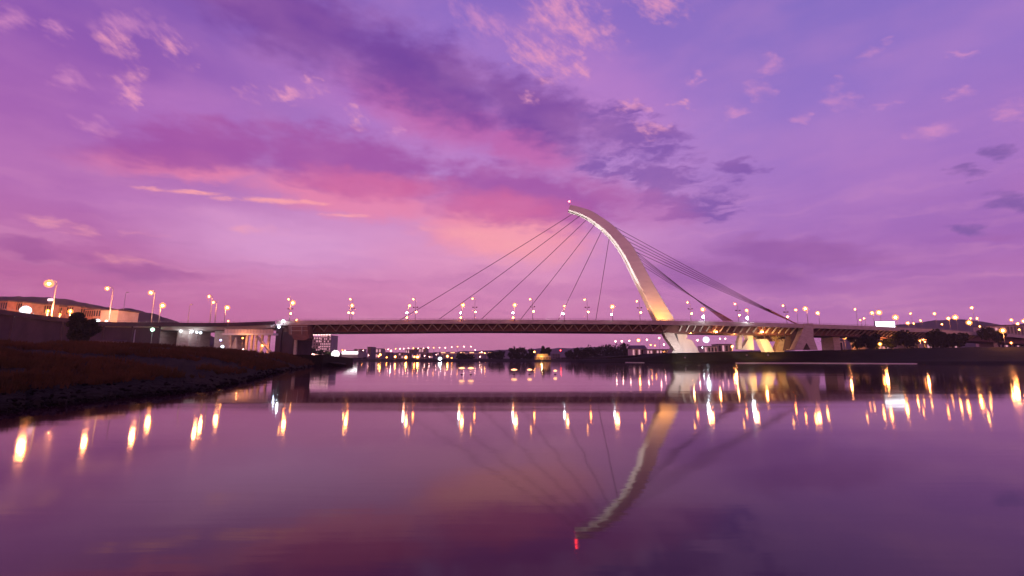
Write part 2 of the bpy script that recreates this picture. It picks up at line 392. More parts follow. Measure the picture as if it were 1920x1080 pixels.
rg = MB(); rg.prism([(62, 300, 3.2), (85, 300, 4.6), (120, 306, 5.8), (400, 312, 8.2), (3000, 312, 8.2), (3000, 6000, 8.2), (120, 6000, 6), (62, 1200, 3)], (0, 0, -10)); struct(rg, 'right_ground', soil_m)
# pale strip added along the right shore in place of a light trail
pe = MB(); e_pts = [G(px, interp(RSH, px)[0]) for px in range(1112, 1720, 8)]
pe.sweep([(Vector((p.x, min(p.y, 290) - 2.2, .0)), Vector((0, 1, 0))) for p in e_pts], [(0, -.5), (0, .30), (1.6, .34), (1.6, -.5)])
struct(pe, 'light_trail_strip', concrete_pale)
# far bank
fb = MB(); fprof = []
def far_y(x): return 372 + 26 * mnoise.noise(Vector((x * .01, 0, 0))) + max(0, -x - 60) * .5 + max(0, x) * .05
XS = [-1500 + 22 * i for i in range(160)]
for x in XS:
    for dy, z in ((-3, -1), (0, 0), (5, .7), (18, 1.5), (60, 1.9), (300, 2.0), (1200, 2.1), (6500, 2.2)):
        fb.v.append((x, far_y(x) + dy, z + (rough((x, dy, 0), .05, .4) if z > .5 else 0)))
for i in range(len(XS) - 1):
    for j in range(7):
        a = i * 8 + j; fb.f.append((a, a + 8, a + 9, a + 1))
struct(fb, 'far_bank', soil_m, smooth=True)
# hills
def hill(tab, Y, name='hills', depth=500, base=0):
    h = MB(); cols = []
    x0, x1 = tab[0][0], tab[-1][0]; n = int((x1 - x0) / 4)
    for i in range(n + 1):
        px = x0 + (x1 - x0) * i / n; yt = interp(tab, px)[0] + mnoise.fractal(Vector((px * .05, Y, 0)), 1., 2., 5) * 1.6
        t = P(px, yt, Y); cols.append(t)
        for dy, f in ((-.35, 0), (-.2, .42), (-.09, .78), (-.03, .95), (0, 1), (.12, .85), (.4, 0)):
            h.v.append((t.x * (1 + dy * .2), Y + dy * depth, base + (t.z - base) * f + rough((t.x, dy * 900, Y), .012, 6 if 0 < f < 1 else 0)))
    for i in range(n):
        for j in range(6):
            a = i * 7 + j; h.f.append((a, a + 7, a + 8, a + 1))
    struct(h, name, hill_m, smooth=True)
hill([(-260, 575), (-120, 560), (0, 556), (30, 556), (60, 556), (90, 558), (120, 560), (150, 566), (190, 574), (222, 580), (237, 577), (262, 582), (290, 589), (330, 602), (420, 640)], 900)
hill([(1560, 640), (1640, 612), (1700, 608), (1740, 602), (1790, 598), (1820, 600), (1850, 604), (1880, 610), (1910, 607), (1990, 605), (2150, 615), (2300, 640)], 1500)
hill([(300, 676), (520, 664), (640, 662), (800, 661), (870, 659), (960, 655), (1010, 654), (1090, 652), (1130, 650), (1200, 655), (1330, 660), (1450, 656), (1600, 664), (1700, 676)], 2600)

# ------------------------------------------------------------------ bridge deck line (near parapet top)
EDGE_PX = [(-260, 536, 142), (-120, 560, 155), (0, 580, 168), (105, 594, 180), (190, 603, 190), (300, 604.5, 199), (420, 605, 210), (550, 601, 222), (700, 600, 229), (900, 599, 232), (1100, 600, 233),
           (1240, 601, 233), (1400, 604, 236), (1530, 608, 242), (1620, 611, 252), (1700, 615, 268), (1800, 621, 292), (1920, 629, 330), (2120, 641, 400)]
EW = [P(*e) for e in EDGE_PX]
def edge_at(x):
    k = max(0, min(len(EW) - 2, next((i - 1 for i, p in enumerate(EW) if p.x > x), len(EW) - 2)))
    p0, p1, p2, p3 = EW[max(k - 1, 0)], EW[k], EW[k + 1], EW[min(k + 2, len(EW) - 1)]
    t = (x - p1.x) / (p2.x - p1.x)
    def cr(a, b, c, d):
        m1 = (c - a) / 2; m2 = (d - b) / 2
        return (2 * t**3 - 3 * t**2 + 1) * b + (t**3 - 2 * t**2 + t) * m1 + (-2 * t**3 + 3 * t**2) * c + (t**3 - t**2) * m2
    return Vector((x, cr(p0.y, p1.y, p2.y, p3.y), cr(p0.z, p1.z, p2.z, p3.z)))
def edge_px(px):
    for k, e in enumerate(EDGE_PX):
        if e[0] >= px: break
    a, b = EDGE_PX[max(k - 1, 0)], EDGE_PX[k]; t = (px - a[0]) / ((b[0] - a[0]) or 1)
    return edge_at(EW[max(k - 1, 0)].x + (EW[k].x - EW[max(k - 1, 0)].x) * t)
def path(x0, x1, step=4.):
    n = max(2, int((x1 - x0) / step)); out = []
    for i in range(n + 1):
        x = x0 + (x1 - x0) * i / n; p = edge_at(x); d = (edge_at(x + 1) - edge_at(x - 1)); q = Vector((-d.y, d.x, 0)).normalized()
        out.append((p, q))
    return out
WID = 27.
XL = edge_px(516).x; XR = edge_px(2100).x
bridge = thing('bridge', (EW[10].x, 246, 0), 'long cable stayed road bridge with one curved white pylon over the river', 'bridge')
mp_ = path(XL, XR)
MB().sweep(mp_, [(.30, -1.0), (.30, -1.35), (WID - .3, -1.35), (WID - .3, -1.0)]).build('road_surface', asphalt, bridge)
fas = MB().sweep(mp_, [(0, -2.15), (0, -.95), (.16, -.95), (.16, 0), (.30, 0), (.30, -1.36), (.9, -1.36), (.9, -2.15)]).build('parapet', concrete, bridge)
MB().sweep([(p + q * WID, -q) for p, q in mp_], [(0, -2.15), (0, -.95), (.16, -.95), (.16, 0), (.30, 0), (.30, -1.36), (.9, -1.36), (.9, -2.15)]).build('parapet', concrete, bridge)
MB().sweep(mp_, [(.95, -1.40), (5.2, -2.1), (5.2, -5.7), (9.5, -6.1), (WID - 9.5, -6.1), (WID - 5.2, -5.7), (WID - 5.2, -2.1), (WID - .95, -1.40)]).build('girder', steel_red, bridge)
# railing on the parapet
rl_ = MB(); rl_.sweep(mp_, [(.10, .62), (.10, .70), (.2, .70), (.2, .62)]); rl_.sweep(mp_, [(.12, .30), (.12, .35), (.18, .35), (.18, .30)])
for p, q in path(XL, XR, 2.4):
    b = p + q * .15; rl_.box(b.x - .05, b.x + .05, b.y - .05, b.y + .05, b.z, b.z + .62)
rl_.build('railing', steel_grey, bridge)
# props under the overhang
xs = [(XL + 6 + 5.6 * i, 1) for i in range(int((85 - XL - 6) / 5.6))] + [(88 + 3.7 * i, 0) for i in range(60)]
for x, tri in xs:
    p, q = path(x, x + .01)[0]; top = p + q * .95 + Vector((0, 0, -2.0))
    if tri:
        p2, q2 = path(x + 2.8, x + 3)[0]; foot = p2 + q2 * 5.0 + Vector((0, 0, -5.2)); m = MB().beam(top, foot, .45, .45)
        p3, q3 = path(x + 5.6, x + 6)[0]; m.beam(p3 + q3 * .95 + Vector((0, 0, -2.0)), foot, .45, .45)
    else:
        m = MB().beam(top, p + q * 5.1 + Vector((0, 0, -5.0)), .5, .5)
    m.build('strut', concrete, bridge)

# pylon
inner = [(1229.8, 601), (1205.2, 550), (1187.4, 514.4), (1172.6, 484.8), (1154.8, 456.7), (1137, 436), (1119, 420.5), (1098.5, 406.9), (1080.7, 398.9), (1064.9, 394)]
outer = [(1267, 601), (1231.9, 542.6), (1217, 515.9), (1196.3, 477.4), (1184.4, 458.1), (1166.7, 438.9), (1148.9, 421.1), (1128, 406.3), (1104.4, 393), (1069.5, 383.2)]
def resample(pts, n):
    pts = [Vector((a, b, 0)) for a, b in pts]; L = [0]
    for a, b in zip(pts, pts[1:]): L.append(L[-1] + (b - a).length)
    out = []
    for i in range(n + 1):
        d = L[-1] * i / n; k = max(j for j in range(len(L)) if L[j] <= d + 1e-6); k = min(k, len(pts) - 2)
        t = (d - L[k]) / (L[k + 1] - L[k]); p0, p1, p2, p3 = pts[max(k - 1, 0)], pts[k], pts[k + 1], pts[min(k + 2, len(pts) - 1)]
        out.append(.5 * ((2 * p1) + (-p0 + p2) * t + (2 * p0 - 5 * p1 + 4 * p2 - p3) * t * t + (-p0 + 3 * p1 - 3 * p2 + p3) * t ** 3))
    return out
NT = 90; ri, ro = resample(inner, NT), resample(outer, NT); YT = 247.
tw = MB()
for k in range(NT + 1):
    t = k / NT; hd = 3.6 * (1 - t) + 2.3 * t; yn = YT - hd
    a = P(ri[k].x + 1.5, ri[k].y, yn); b = P(ro[k].x, ro[k].y, yn)
    w_ = (b - a); ch = .10
    # octagonal section: bevelled edges catch the light
    sec = [(0 + ch * .6, -1), (1 - ch * .6, -1), (1, -1 + .12), (1, 1 - .12), (1 - ch * .6, 1), (ch * .6, 1), (0, 1 - .12), (0, -1 + .12)]
    for u, s in sec:
        p = a + w_ * u; tw.v.append((p.x, YT + s * hd, p.z))
for k in range(NT):
    for j in range(8):
        a, b = k * 8 + j, k * 8 + (j + 1) % 8; tw.f.append((a, b, b + 8, a + 8))
tw.f.append(tuple(range(8))[::-1]); tw.f.append(tuple(NT * 8 + j for j in range(8)))
tower = tw.build('pylon', steel_white, bridge, smooth=True); tower.data.set_sharp_from_angle(angle=R(25))
# aviation light on the tip
tip = P(1067.5, 384, YT)
MB().tube([tip, tip + Vector((0, 0, 1.6))], .12).build('mast', steel_grey, tower)
MB().lathe(tip + Vector((0, 0, 1.5)), [(.15, 0), (.42, .15), (.48, .5), (.36, .85), (.05, 1.0)]).build('warning_light', glow('red beacon', RED, 60), tower)
# stay cables
def cable(a, b, r, nm='stay_cable'):
    m = MB(); pts = []
    for i in range(13):
        t = i / 12; p = Vector(a).lerp(Vector(b), t); p.z -= 4 * t * (1 - t) * (Vector(a) - Vector(b)).length * .004; pts.append(p)
    m.tube(pts, r, 6).build(nm, cable_m, bridge, smooth=True)
for (x0, y0), (x1, y1) in [((1079, 397), (750, 599)), ((1090, 402), (824, 597)), ((1103, 408), (903, 597)), ((1117, 417), (976, 598)), ((1130, 427), (1047, 599)), ((1142.5, 438), (1117, 600))]:
    for dy in (-.75, .75):
        cable(P(x0 + 1, y0, YT + dy * .5), P(x1, y1 + 1.0, YT + dy), .15)
sA, sB = [(1150, 424), (1168, 441), (1179, 453), (1187, 463), (1192, 472)], [(1190, 470), (1193, 476), (1197, 483), (1200, 490), (1204, 498)]
def fan(starts, side, ends, Y):
    for (x, y), (ex, ey) in zip(starts, ends):
        a, b = P(x, y, YT + side), P(ex, ey, Y); cable(a, b, .14)
        MB().tube([a.lerp(b, .84), a.lerp(b, .999)], [.20, .34], 8).build('cable_sleeve', sleeve_m, bridge, smooth=True)
sleeve_m = mat('red sleeve paint', (.32, .10, .09), .5, (2, (.22, .07, .07), (1, 1, 1)))
fan(sA, -1.5, [(1497 + i * 1.2, 609.5 + i * .3) for i in range(5)], 243)
fan(sB, 1.5, [(1358 + i * 4, 602.5) for i in range(5)], 266)
# supports under the pylon and the side span; outlines at their own depth
def pier(poly, Y, d, m, nm='pier', label=None):
    o = MB().prism([P(x, y, Y) for x, y in poly], (0, d, 0)).build(nm, m, bridge)
    if label: o['label'] = label
    return o
pier([(1242.4, 620), (1261.7, 620), (1277, 652), (1276, 655), (1266, 657), (1249, 633)], 240.5, 4.5, concrete, 'pylon_leg', 'raking brown leg under the pylon')
pier([(1268, 620), (1284.5, 620), (1289, 630.5), (1286, 634.8), (1297.5, 638), (1311.7, 661), (1259.6, 662), (1272, 640)], 246.2, 8, concrete_pale, 'pylon_foot', 'broad white foot block under the pylon')
pier([(1391, 618), (1398, 618), (1392, 632), (1391, 655), (1384, 655), (1384, 640)], 246, 3, concrete, 'raking_leg')
pier([(1397, 618), (1413, 618), (1412, 634), (1414, 656), (1390, 656), (1403, 636)], 250, 4, concrete_pale, 'raking_leg', 'pale leg left of the lit one')
pier([(1423, 636), (1440, 636), (1451.5, 660), (1435, 660)], 247, 4, concrete_pale, 'raking_leg', 'orange lit leg leaning left')
pier([(1463, 636), (1480, 636), (1470, 660), (1453, 660)], 252, 4, concrete, 'raking_leg')
pier([(1384, 619), (1500, 619), (1500, 636), (1478, 640), (1424, 640), (1410, 628), (1384, 624)], 256, 3, concrete, 'cross_beam')
pier([(1510, 606.5), (1525, 606.5), (1525.5, 633), (1533.5, 656), (1520, 656), (1512.3, 642.5), (1505.5, 656), (1489, 656), (1500.5, 632)], 240.2, 7, concrete, 'anchor_frame', 'grey splayed A frame at the cable anchorage')
pier([(1486, 609), (1500, 609), (1498, 632), (1490, 657), (1480, 657), (1484, 636)], 244.5, 6, concrete_dark, 'anchor_block')
for px, wpx, Y in ((1553, 12, 262), (1605, 9, 272), (1690, 8, 290), (1762, 8, 306), (1840, 7, 330)):
    e = edge_px(px); g_ = P(px, 640, Y); x = g_.x; h = wpx / 2 / 850 * Y
    ed = edge_at(x)
    MB().box(x - h, x + h, ed.y + 8, ed.y + 18, 3, ed.z - 5.9).build('pier', concrete, bridge)
# brackets hanging in the side span
for x in (1432, 1443, 1457, 1471):
    a = P(x, 623, 244); m = MB().tube([a, a + Vector((-.3, 0, -2.2)), a + Vector((1.4, 0, -3.6)), a + Vector((2.6, 0, -4.6))], .22, 6); m.build('bracket', concrete_dark, bridge)
# left end: expansion pier and hanging service box
xl = edge_px(532)
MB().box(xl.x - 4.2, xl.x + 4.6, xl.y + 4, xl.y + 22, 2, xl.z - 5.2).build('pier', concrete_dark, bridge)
MB().box(xl.x - 4.8, xl.x - 2.2, xl.y + 2.2, xl.y + 3.6, 2, xl.z - 3.2).build('pier_pilaster', concrete_dark, bridge)
MB().box(xl.x + 4.2, xl.x + 5.4, xl.y + 2.6, xl.y + 3.8, 2, xl.z - 6.2).build('pier_pilaster', concrete, bridge)
sb = P(546, 612, 223)
pl = [P(541, 609, 220.5), P(576, 609, 220.5), P(577, 628, 220.5), P(579, 634, 220.5), P(572, 638, 220.5), P(552, 637.5, 220.5), P(547, 630, 220.5), P(541, 626, 220.5)]
MB().prism(pl, (0, 6, 0)).build('service_cradle', steel_red, bridge)
fr = MB()
for a, b in (((546, 611), (546, 627)), ((566, 611), (566, 627)), ((546, 612), (577, 612)), ((546, 620), (577, 620))): fr.beam(P(*a, 220.2), P(*b, 220.2), .2, .2)
fr.build('service_frame', steel_grey, bridge)

# ------------------------------------------------------------------ approach viaduct on the left
via = thing('approach_viaduct', (edge_px(300).x, edge_px(300).y, 4), 'low concrete approach viaduct running out of the left side to the river bridge', 'viaduct')
vp = path(edge_px(-240).x, XL - .4)
MB().sweep(vp, [(.30, -1.0), (.30, -1.35), (WID - .3, -1.35), (WID - .3, -1.0)]).build('road_surface', asphalt, via)
S_ = [(0, -1.7), (0, -.95), (.16, -.95), (.16, 0), (.30, 0), (.30, -1.36), (.9, -1.36), (.9, -1.7)]
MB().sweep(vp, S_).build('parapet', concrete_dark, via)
MB().sweep([(p + q * WID, -q) for p, q in vp], S_).build('parapet', concrete, via)
MB().sweep(path(edge_px(190).x, XL - .4), [(.92, -1.4), (1.8, -3.2), (9, -3.6), (WID - 9, -3.6), (WID - 1.8, -3.2), (WID - .92, -1.4)]).build('girder', concrete, via)
rv = MB(); rv.sweep(vp, [(.10, .50), (.10, .58), (.2, .58), (.2, .50)])
for p, q in path(edge_px(-240).x, XL - .4, 2.2):
    b = p + q * .15; rv.box(b.x - .05, b.x + .05, b.y - .05, b.y + .05, b.z, b.z + .50)
rv.build('railing', steel_grey, via)
for px, wd in ((405, 3.4), (330, 2.6), (262, 2.6)):
    e = edge_px(px); MB().box(e.x - wd, e.x + wd, e.y + 5, e.y + 20, 2, e.z - 3.4).build('pier', concrete, via)
# pale barrier panels behind the far parapet
bp_ = [(p + q * (WID - 1.2), q) for p, q in path(edge_px(222).x, edge_px(404).x, 3.)]
MB().sweep(bp_, [(0, -1.0), (0, 1.7), (.2, 1.7), (.2, -1.0)]).build('noise_barrier', build_cream, via)
# retaining wall that carries the road at far left
wl = path(edge_px(-240).x, edge_px(300).x)
WALL = tag(MB().sweep([(Vector((p.x, p.y, 0)), q) for p, q in wl], [(1.2, 3.), (1.2, 1.)]).build('scrap', concrete_dark), 'x', 'x')
bpy.data.objects.remove(WALL)
rw = MB()
for (p, q), (p2, q2) in zip(wl, wl[1:]):
    a, b = p + q * 1.3, p2 + q2 * 1.3; c, d = p + q * 3, p2 + q2 * 3
    za, zb = p.z - 1.72, p2.z - 1.72
    rw.quad((a.x, a.y, 3), (b.x, b.y, 3), (b.x, b.y, zb), (a.x, a.y, za)); rw.quad((a.x, a.y, za), (b.x, b.y, zb), (d.x, d.y, zb), (c.x, c.y, za)); rw.quad((d.x, d.y, 3), (c.x, c.y, 3), (c.x, c.y, za), (d.x, d.y, zb))
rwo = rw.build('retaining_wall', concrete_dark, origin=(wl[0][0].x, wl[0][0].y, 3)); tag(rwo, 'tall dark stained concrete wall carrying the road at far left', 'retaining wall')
rib = MB()
for p, q in path(edge_px(-240).x, edge_px(300).x, 7.5):
    a = p + q * 1.05; rib.box(a.x - .35, a.x + .35, a.y - .15, a.y + .22, 3, p.z - 1.75)
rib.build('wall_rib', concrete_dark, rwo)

# ------------------------------------------------------------------ lower ramp with stairs, left of the river pier
ramp_o = thing('footbridge_ramp', P(450, 660, 205), 'low footbridge ramp with a pale lit railing and stairs below the viaduct', 'footbridge')
YR = 204
a, b = P(416, 626, YR), P(512, 628, YR)
MB().box(a.x, b.x, YR, YR + 4.5, a.z - .5, a.z + .35).build('deck', concrete_pale, ramp_o)
MB().box(a.x + 1, b.x, YR + .05, YR + .2, a.z + .36, a.z + 2.0).build('railing_panel', build_cream, ramp_o)
pp = MB()
for i in range(16): x = a.x + 1 + (b.x - a.x - 1) * i / 15; pp.box(x - .06, x + .06, YR - .03, YR + .04, a.z + .36, a.z + 2.1)
pp.box(a.x + .9, b.x, YR - .04, YR + .05, a.z + 2.0, a.z + 2.12); pp.build('railing_frame', steel_grey, ramp_o)
for px in (431, 463, 472, 480, 491, 504): c_ = P(px, 640, YR + 2); MB().box(c_.x - .45, c_.x + .45, YR + 1.6, YR + 2.5, 3, a.z - .5).build('column', concrete, ramp_o)
st = MB()
s0, s1 = P(484, 631, YR - .8), P(512, 663, YR - .8)
st.beam(s0, s1, .25, .5); st.beam(s0 + Vector((0, -1.8, 0)), s1 + Vector((0, -1.8, 0)), .25, .5)
for i in range(24): p = s0.lerp(s1, i / 23); st.box(p.x - .2, p.x + .2, p.y - 1.7, p.y - .1, p.z - .05, p.z + .03)
st.build('staircase', concrete, ramp_o)
MB().prism([P(430, 660, YR + 6), P(442, 632, YR + 6), P(443, 660, YR + 6)], (0, 1, 0)).build('buttress', concrete_pale, ramp_o)

# ------------------------------------------------------------------ lamps
GL = {}
def gm(col, s):
    s = s * 2.1
    k = (col, s)
    if k not in GL: GL[k] = glow('lamp glow %d' % len(GL), col, s)
    return GL[k]
def head(parent, p, r, col, s, dirv=Vector((0, -1, 0)), hous=True):
    # hot burner in a glowing see-through shell imitating its halo, under a small housing
    g = MB().lathe(p, [(r * .2, -r * .44), (r * .4, -r * .3), (r * .50, 0), (r * .4, r * .3), (r * .2, r * .44)], 12)
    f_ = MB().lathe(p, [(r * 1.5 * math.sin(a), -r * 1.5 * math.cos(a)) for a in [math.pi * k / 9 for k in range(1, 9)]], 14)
    if hous:
        h = MB().lathe(p + Vector((0, 0, r * 1.44)), [(r * .50, 0), (r * .54, r * .10), (r * .34, r * .2), (r * .1, r * .26)], 10).build('lamp_head', steel_grey, parent, smooth=True)
        g.build('burner', gm(col, s), h, smooth=True); f_.build('halo_shell', halo_mat(col), h, smooth=True)
    else: g.build('lamp_head', gm(col, s), parent, smooth=True)
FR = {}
def halo_mat(col):  # glow around the lamp put into an emissive see-through shell
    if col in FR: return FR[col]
    m = bpy.data.materials.new('halo shell %d' % len(FR)); m.use_nodes = True; t = m.node_tree; t.nodes.clear()
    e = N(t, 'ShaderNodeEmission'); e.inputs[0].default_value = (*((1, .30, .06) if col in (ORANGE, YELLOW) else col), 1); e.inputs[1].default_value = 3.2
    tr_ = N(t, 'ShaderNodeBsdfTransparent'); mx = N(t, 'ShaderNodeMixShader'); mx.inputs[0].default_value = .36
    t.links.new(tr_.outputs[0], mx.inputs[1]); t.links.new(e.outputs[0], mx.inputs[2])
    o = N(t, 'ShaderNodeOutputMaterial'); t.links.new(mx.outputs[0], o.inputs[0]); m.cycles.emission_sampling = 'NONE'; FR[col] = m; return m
def street_lamp(px, py, Y, z0, label, cat='street lamp', group=None, arm=(0, 0), r=.5, col=YELLOW, s=70, name='street_lamp', pr=.13, lit=True, extra=(), pw=0):
    top = P(px, py, Y)                        # where the lantern hangs
    base = Vector((top.x - arm[0], top.y - arm[1], z0))
    o = thing(name, base, label, cat, group)
    h = top.z + r * 1.68
    MB().tube([base, Vector((base.x, base.y, h - .8)), ], [pr * 1.25, pr * .7], 8).build('pole', steel_grey, o, smooth=True)
    if arm != (0, 0):
        MB().tube([Vector((base.x, base.y, h - .85)), Vector((base.x + arm[0] * .25, base.y + arm[1] * .25, h - .25)), Vector((top.x, top.y, h))], pr * .55, 6).build('arm', steel_grey, o, smooth=True)
    if lit: head(o, Vector((top.x, top.y, top.z)), r, col, s)
    else: MB().box(top.x - .5, top.x + .5, top.y - .25, top.y + .25, h - .1, h + .18).build('lamp_head', steel_grey, o)
    if pw:
        l = bpy.data.lights.new('lamp_light', 'POINT'); l.energy = pw; l.color = (1, .34, .10) if col in (ORANGE, YELLOW) else col; l.shadow_soft_size = r
        q = bpy.data.objects.new('lamp_light', l); C.objects.link(q); q.parent = o; q.location = Vector((top.x + .6, top.y - 1.6, top.z - r * 1.6)) - o.location
    for zz, rr_, cc, ss, side in extra:       # smaller lanterns lower on the pole
        m = MB().beam(Vector((base.x, base.y, zz)), Vector((base.x + side, base.y - .3, zz)), .1, .1)
        b_ = m.build('bracket', steel_grey, o)
        MB().lathe(Vector((base.x + side, base.y - .3, zz)), [(rr_ * .4, -rr_ * .9), (rr_, -rr_ * .3), (rr_, rr_ * .3), (rr_ * .4, rr_ * .8)], 8).build('small_lantern', gm(cc, ss), b_, smooth=True)
    return o
def pz(py, Y, px=960): return P(px, py, Y).z

# near row on the river bridge
near = [(549, 568, .85, 120, []), (660, 573, .7, 90, [('low', 587, YELLOW, 30)]), (768, 573, .55, 70, [('w', 587, WHITE, 60), ('low', 596, ORANGE, 30)]), (868, 572, .72, 90, [('w', 587, WHITE, 60), ('low', 596, ORANGE, 30)]),
        (965, 572, .72, 90, [('w', 587, WHITE, 70), ('low', 596, ORANGE, 30)]), (1058, 574, .48, 60, [('w', 589, WHITE, 60)]), (1148, 575, .80, 110, [('w', 590, WHITE, 50)]), (1318, 580, .8, 110, [('w', 595, WHITE, 160)]),
        (1400, 582, .6, 80, [('w', 597, WHITE, 190)]), (1510, 579, .85, 120, [])]
for i, (px, py, r, s, ex) in enumerate(near):
    e = edge_px(px); Y = e.y + 1.6
    street_lamp(px, py, Y, e.z - 1.0, ORD[i].capitalize() + ' tall orange lamp from the left along the near edge of the river bridge', group='lamps along the near edge of the bridge', arm=(.3, 1.5), r=r, s=s, pw=2500 * r,
                extra=[(pz(yy, Y), .55 if ss > 100 else .36, c_, ss, -.5 if k != 'w' else -.7) for k, yy, c_, ss in ex])
far = [(541, 561, 588), (657, 561, 587), (775, 561, 585), (886, 560, 585), (994, 561, 584), (1096, 562, 585), (1194, 565, 586), (1289, 567, 588), (1378, 570, 591), (1468, 573, 594)]
for i, (px, py, ym) in enumerate(far):
    e = edge_px(px); Y = e.y + WID - 2
    o = street_lamp(px, py, Y, e.z - 1.0, ORD[i].capitalize() + ' thin lamp post from the left along the far edge of the river bridge', group='lamps along the far edge of the bridge', arm=(-1.4, 0), r=.48, s=55,
                extra=[(pz(ym, Y), .42, ORANGE, 45, .5)])
    b = o.location; z = pz(ym - 8, Y)
    fm = MB().beam(Vector((b.x - 1.1, b.y, z)), Vector((b.x + 1.1, b.y, z)), .14, .14)
    fm.box(b.x - 1.4, b.x - .7, b.y - .3, b.y + .3, z + .05, z + .55); fm.box(b.x + .7, b.x + 1.4, b.y - .3, b.y + .3, z + .05, z + .55)
    fm.build('floodlight_bar', steel_red, o)
# left viaduct
for i, (px, py, r, s) in enumerate([(305, 573, .82, 110), (426, 577, .8, 110)]):
    e = edge_px(px); street_lamp(px, py, e.y + 1.6, e.z - 1.0, ['Bright low lamp on the viaduct right of the tallest left posts', 'Bright lamp on the viaduct left of the river pier'][i], group='lamps on the approach viaduct', arm=(.2, .8), r=r, s=s, pw=2500)
tall = [(92, 532, 1.05, 120, 18), (201, 541, .62, 80, 18), (283, 549, .78, 100, 18), (392, 556, .58, 70, 20), (400, 567, .5, 60, 9)]
tl = ['Leftmost and tallest lamp post leaning its arm over the road', 'Tall lamp post standing before the cream building', 'Tall lamp post above the low bright viaduct lamp', 'Upper one of the two close lamps left of the river pier', 'Lower one of the two close lamps left of the river pier']
for i, (px, py, r, s, dy) in enumerate(tall):
    e = edge_px(px + 10); street_lamp(px, py, e.y + (3 if i < 2 else dy), e.z - 1.0, tl[i], group='tall lamps over the approach road', arm=(0, -3.0) if i < 2 else (-.8, -1.4), r=r, s=s, pr=.17, pw=9000 * r)
for i, (px, py, dy) in enumerate([(239, 550, 40), (359, 573, 24)]):
    e = edge_px(px); street_lamp(px, py, e.y + dy, e.z - 4.0 if i == 0 else e.z - 1, ['Thin unlit pole behind the cream building', 'Short unlit lamp post over the pale noise barrier'][i], r=.3, arm=(.9, 0), lit=False)
street_lamp(254, 615, 130, 3.6, 'Thin unlit post on the grass left of the green white lamp', r=.2, lit=False)
# road lights at far left
for i, (px, py, r, col, s, dy, lab) in enumerate([(48, 582, 1.15, WHITE, 130, 1.5, 'Large cold white lamp at the far left road edge'), (90, 583, .5, ORANGE, 50, 7, 'Small orange lamp right of the large white one'),
        (132, 584, .65, ORANGE, 70, 7, 'Orange lamp above the round dark tree'), (183, 602, .6, WHITE, 90, 1.5, 'Cold white lamp just right of the dark tree'), (199, 602, .35, PINK, 50, 3, 'Small pink lamp at the foot of the cream building'),
        (112, 589, .25, ORANGE, 30, 5, 'Tiny orange lamp between the two orange road lamps')]):
    e = edge_px(px); street_lamp(px, py, e.y + dy, e.z - 1.6, lab, group='road lights at far left', r=r, col=col, s=s, pr=.1, pw=(5000 if col == WHITE else 60000) * r)
# under the viaduct
for i, (px, py, Y, r, col, s, lab) in enumerate([(286, 618, 192, .55, GREENW, 90, 'Green white lamp under the viaduct at left'), (339, 621, 205, .42, WHITE, 70, 'White lamp under the viaduct, first of the close four'),
        (360, 621.5, 207, .42, WHITE, 70, 'White lamp under the viaduct, second of the close four'), (369, 623, 207, .38, WHITE, 60, 'White lamp under the viaduct, third of the close four'), (376, 624, 207, .42, WHITE, 60, 'White lamp under the viaduct, fourth of the close four'),
        (414, 638, 200, .3, (.5, .45, 1), 50, 'Small violet lamp hanging above the blue white one'), (417, 650, 196, .48, (.75, .85, 1), 110, 'Blue white lamp beside the pale buttress'), (456, 655, 215, .3, PINK, 40, 'Small pink lamp between the ramp columns'),
        (168, 609, 172, .35, (1, .16, .03), 60, 'Small red lamp in front of the dark tree')]):
    street_lamp(px, py, Y, 3.5, lab, group='lights under the viaduct', r=r, col=col, s=s, pr=.07, pw=380 * r)
# lights at the river pier
for (px, py, r, col, s, lab) in [(531, 602, .55, WHITE, 110, 'White lamp on the deck above the river pier'), (523, 613, .5, (.65, .75, 1), 110, 'Blue white lamp on the side of the river pier head'), (428, 602, .32, YELLOW, 50, 'Small yellow lamp at the foot of the viaduct lamp'), (556, 600, .3, YELLOW, 50, 'Small yellow lamp right of the river pier')]:
    e = edge_px(px); street_lamp(px, py, e.y - .6, min(e.z - 1.6, pz(py, e.y) - 1.5), lab, name='wall_lamp', cat='wall lamp', r=r, col=col, s=s, pr=.07)
# glowing orange lamp between ramp columns
for (px, py, lab, r) in [(492, 648, 'Warm lamp lighting the column under the stairs', .5), (455, 634, 'Warm lamp under the footbridge ramp', .3)]:
    street_lamp(px, py, 203, 3.2, lab, name='wall_lamp', cat='wall lamp', r=r, col=ORANGE, s=60, pr=.06, pw=1500)
# under deck at right
ud = [(1295, 624, 241, .4, YELLOW, 50, 'Orange lamp under the deck just right of the pylon foot'), (1343, 622.5, 238, .4, YELLOW, 50, 'Orange lamp under the deck, middle of the side span'), (1377, 625, 243, .38, YELLOW, 50, 'Orange lamp under the deck left of the raking legs'), (1429, 622.5, 241, .42, YELLOW, 60, 'Orange lamp under the deck above the lit leg')]
for px, py, Y, r, col, s, lab in ud:
    t = P(px, py, Y); o = thing('deck_lamp', t, lab, 'lamp', 'orange lamps under the bridge deck'); e = edge_at(t.x)
    MB().tube([t + Vector((0, 0, .3)), Vector((t.x, t.y, max(e.z - 4.6, t.z + .8)))], .08, 6).build('hanger', steel_grey, o)
    MB().lathe(t, [(r * .8, -.25), (r * 1.3, 0), (r * 1.1, .2), (r * .4, .32)], 10).build('lamp_head', gm(col, s), o, smooth=True)
    l = bpy.data.lights.new('lamp_light', 'POINT'); l.energy = 900; l.color = (1, .42, .14); l.shadow_soft_size = .3
    q = bpy.data.objects.new('lamp_light', l); C.objects.link(q); q.parent = o; q.location = (0, 0, -.5)
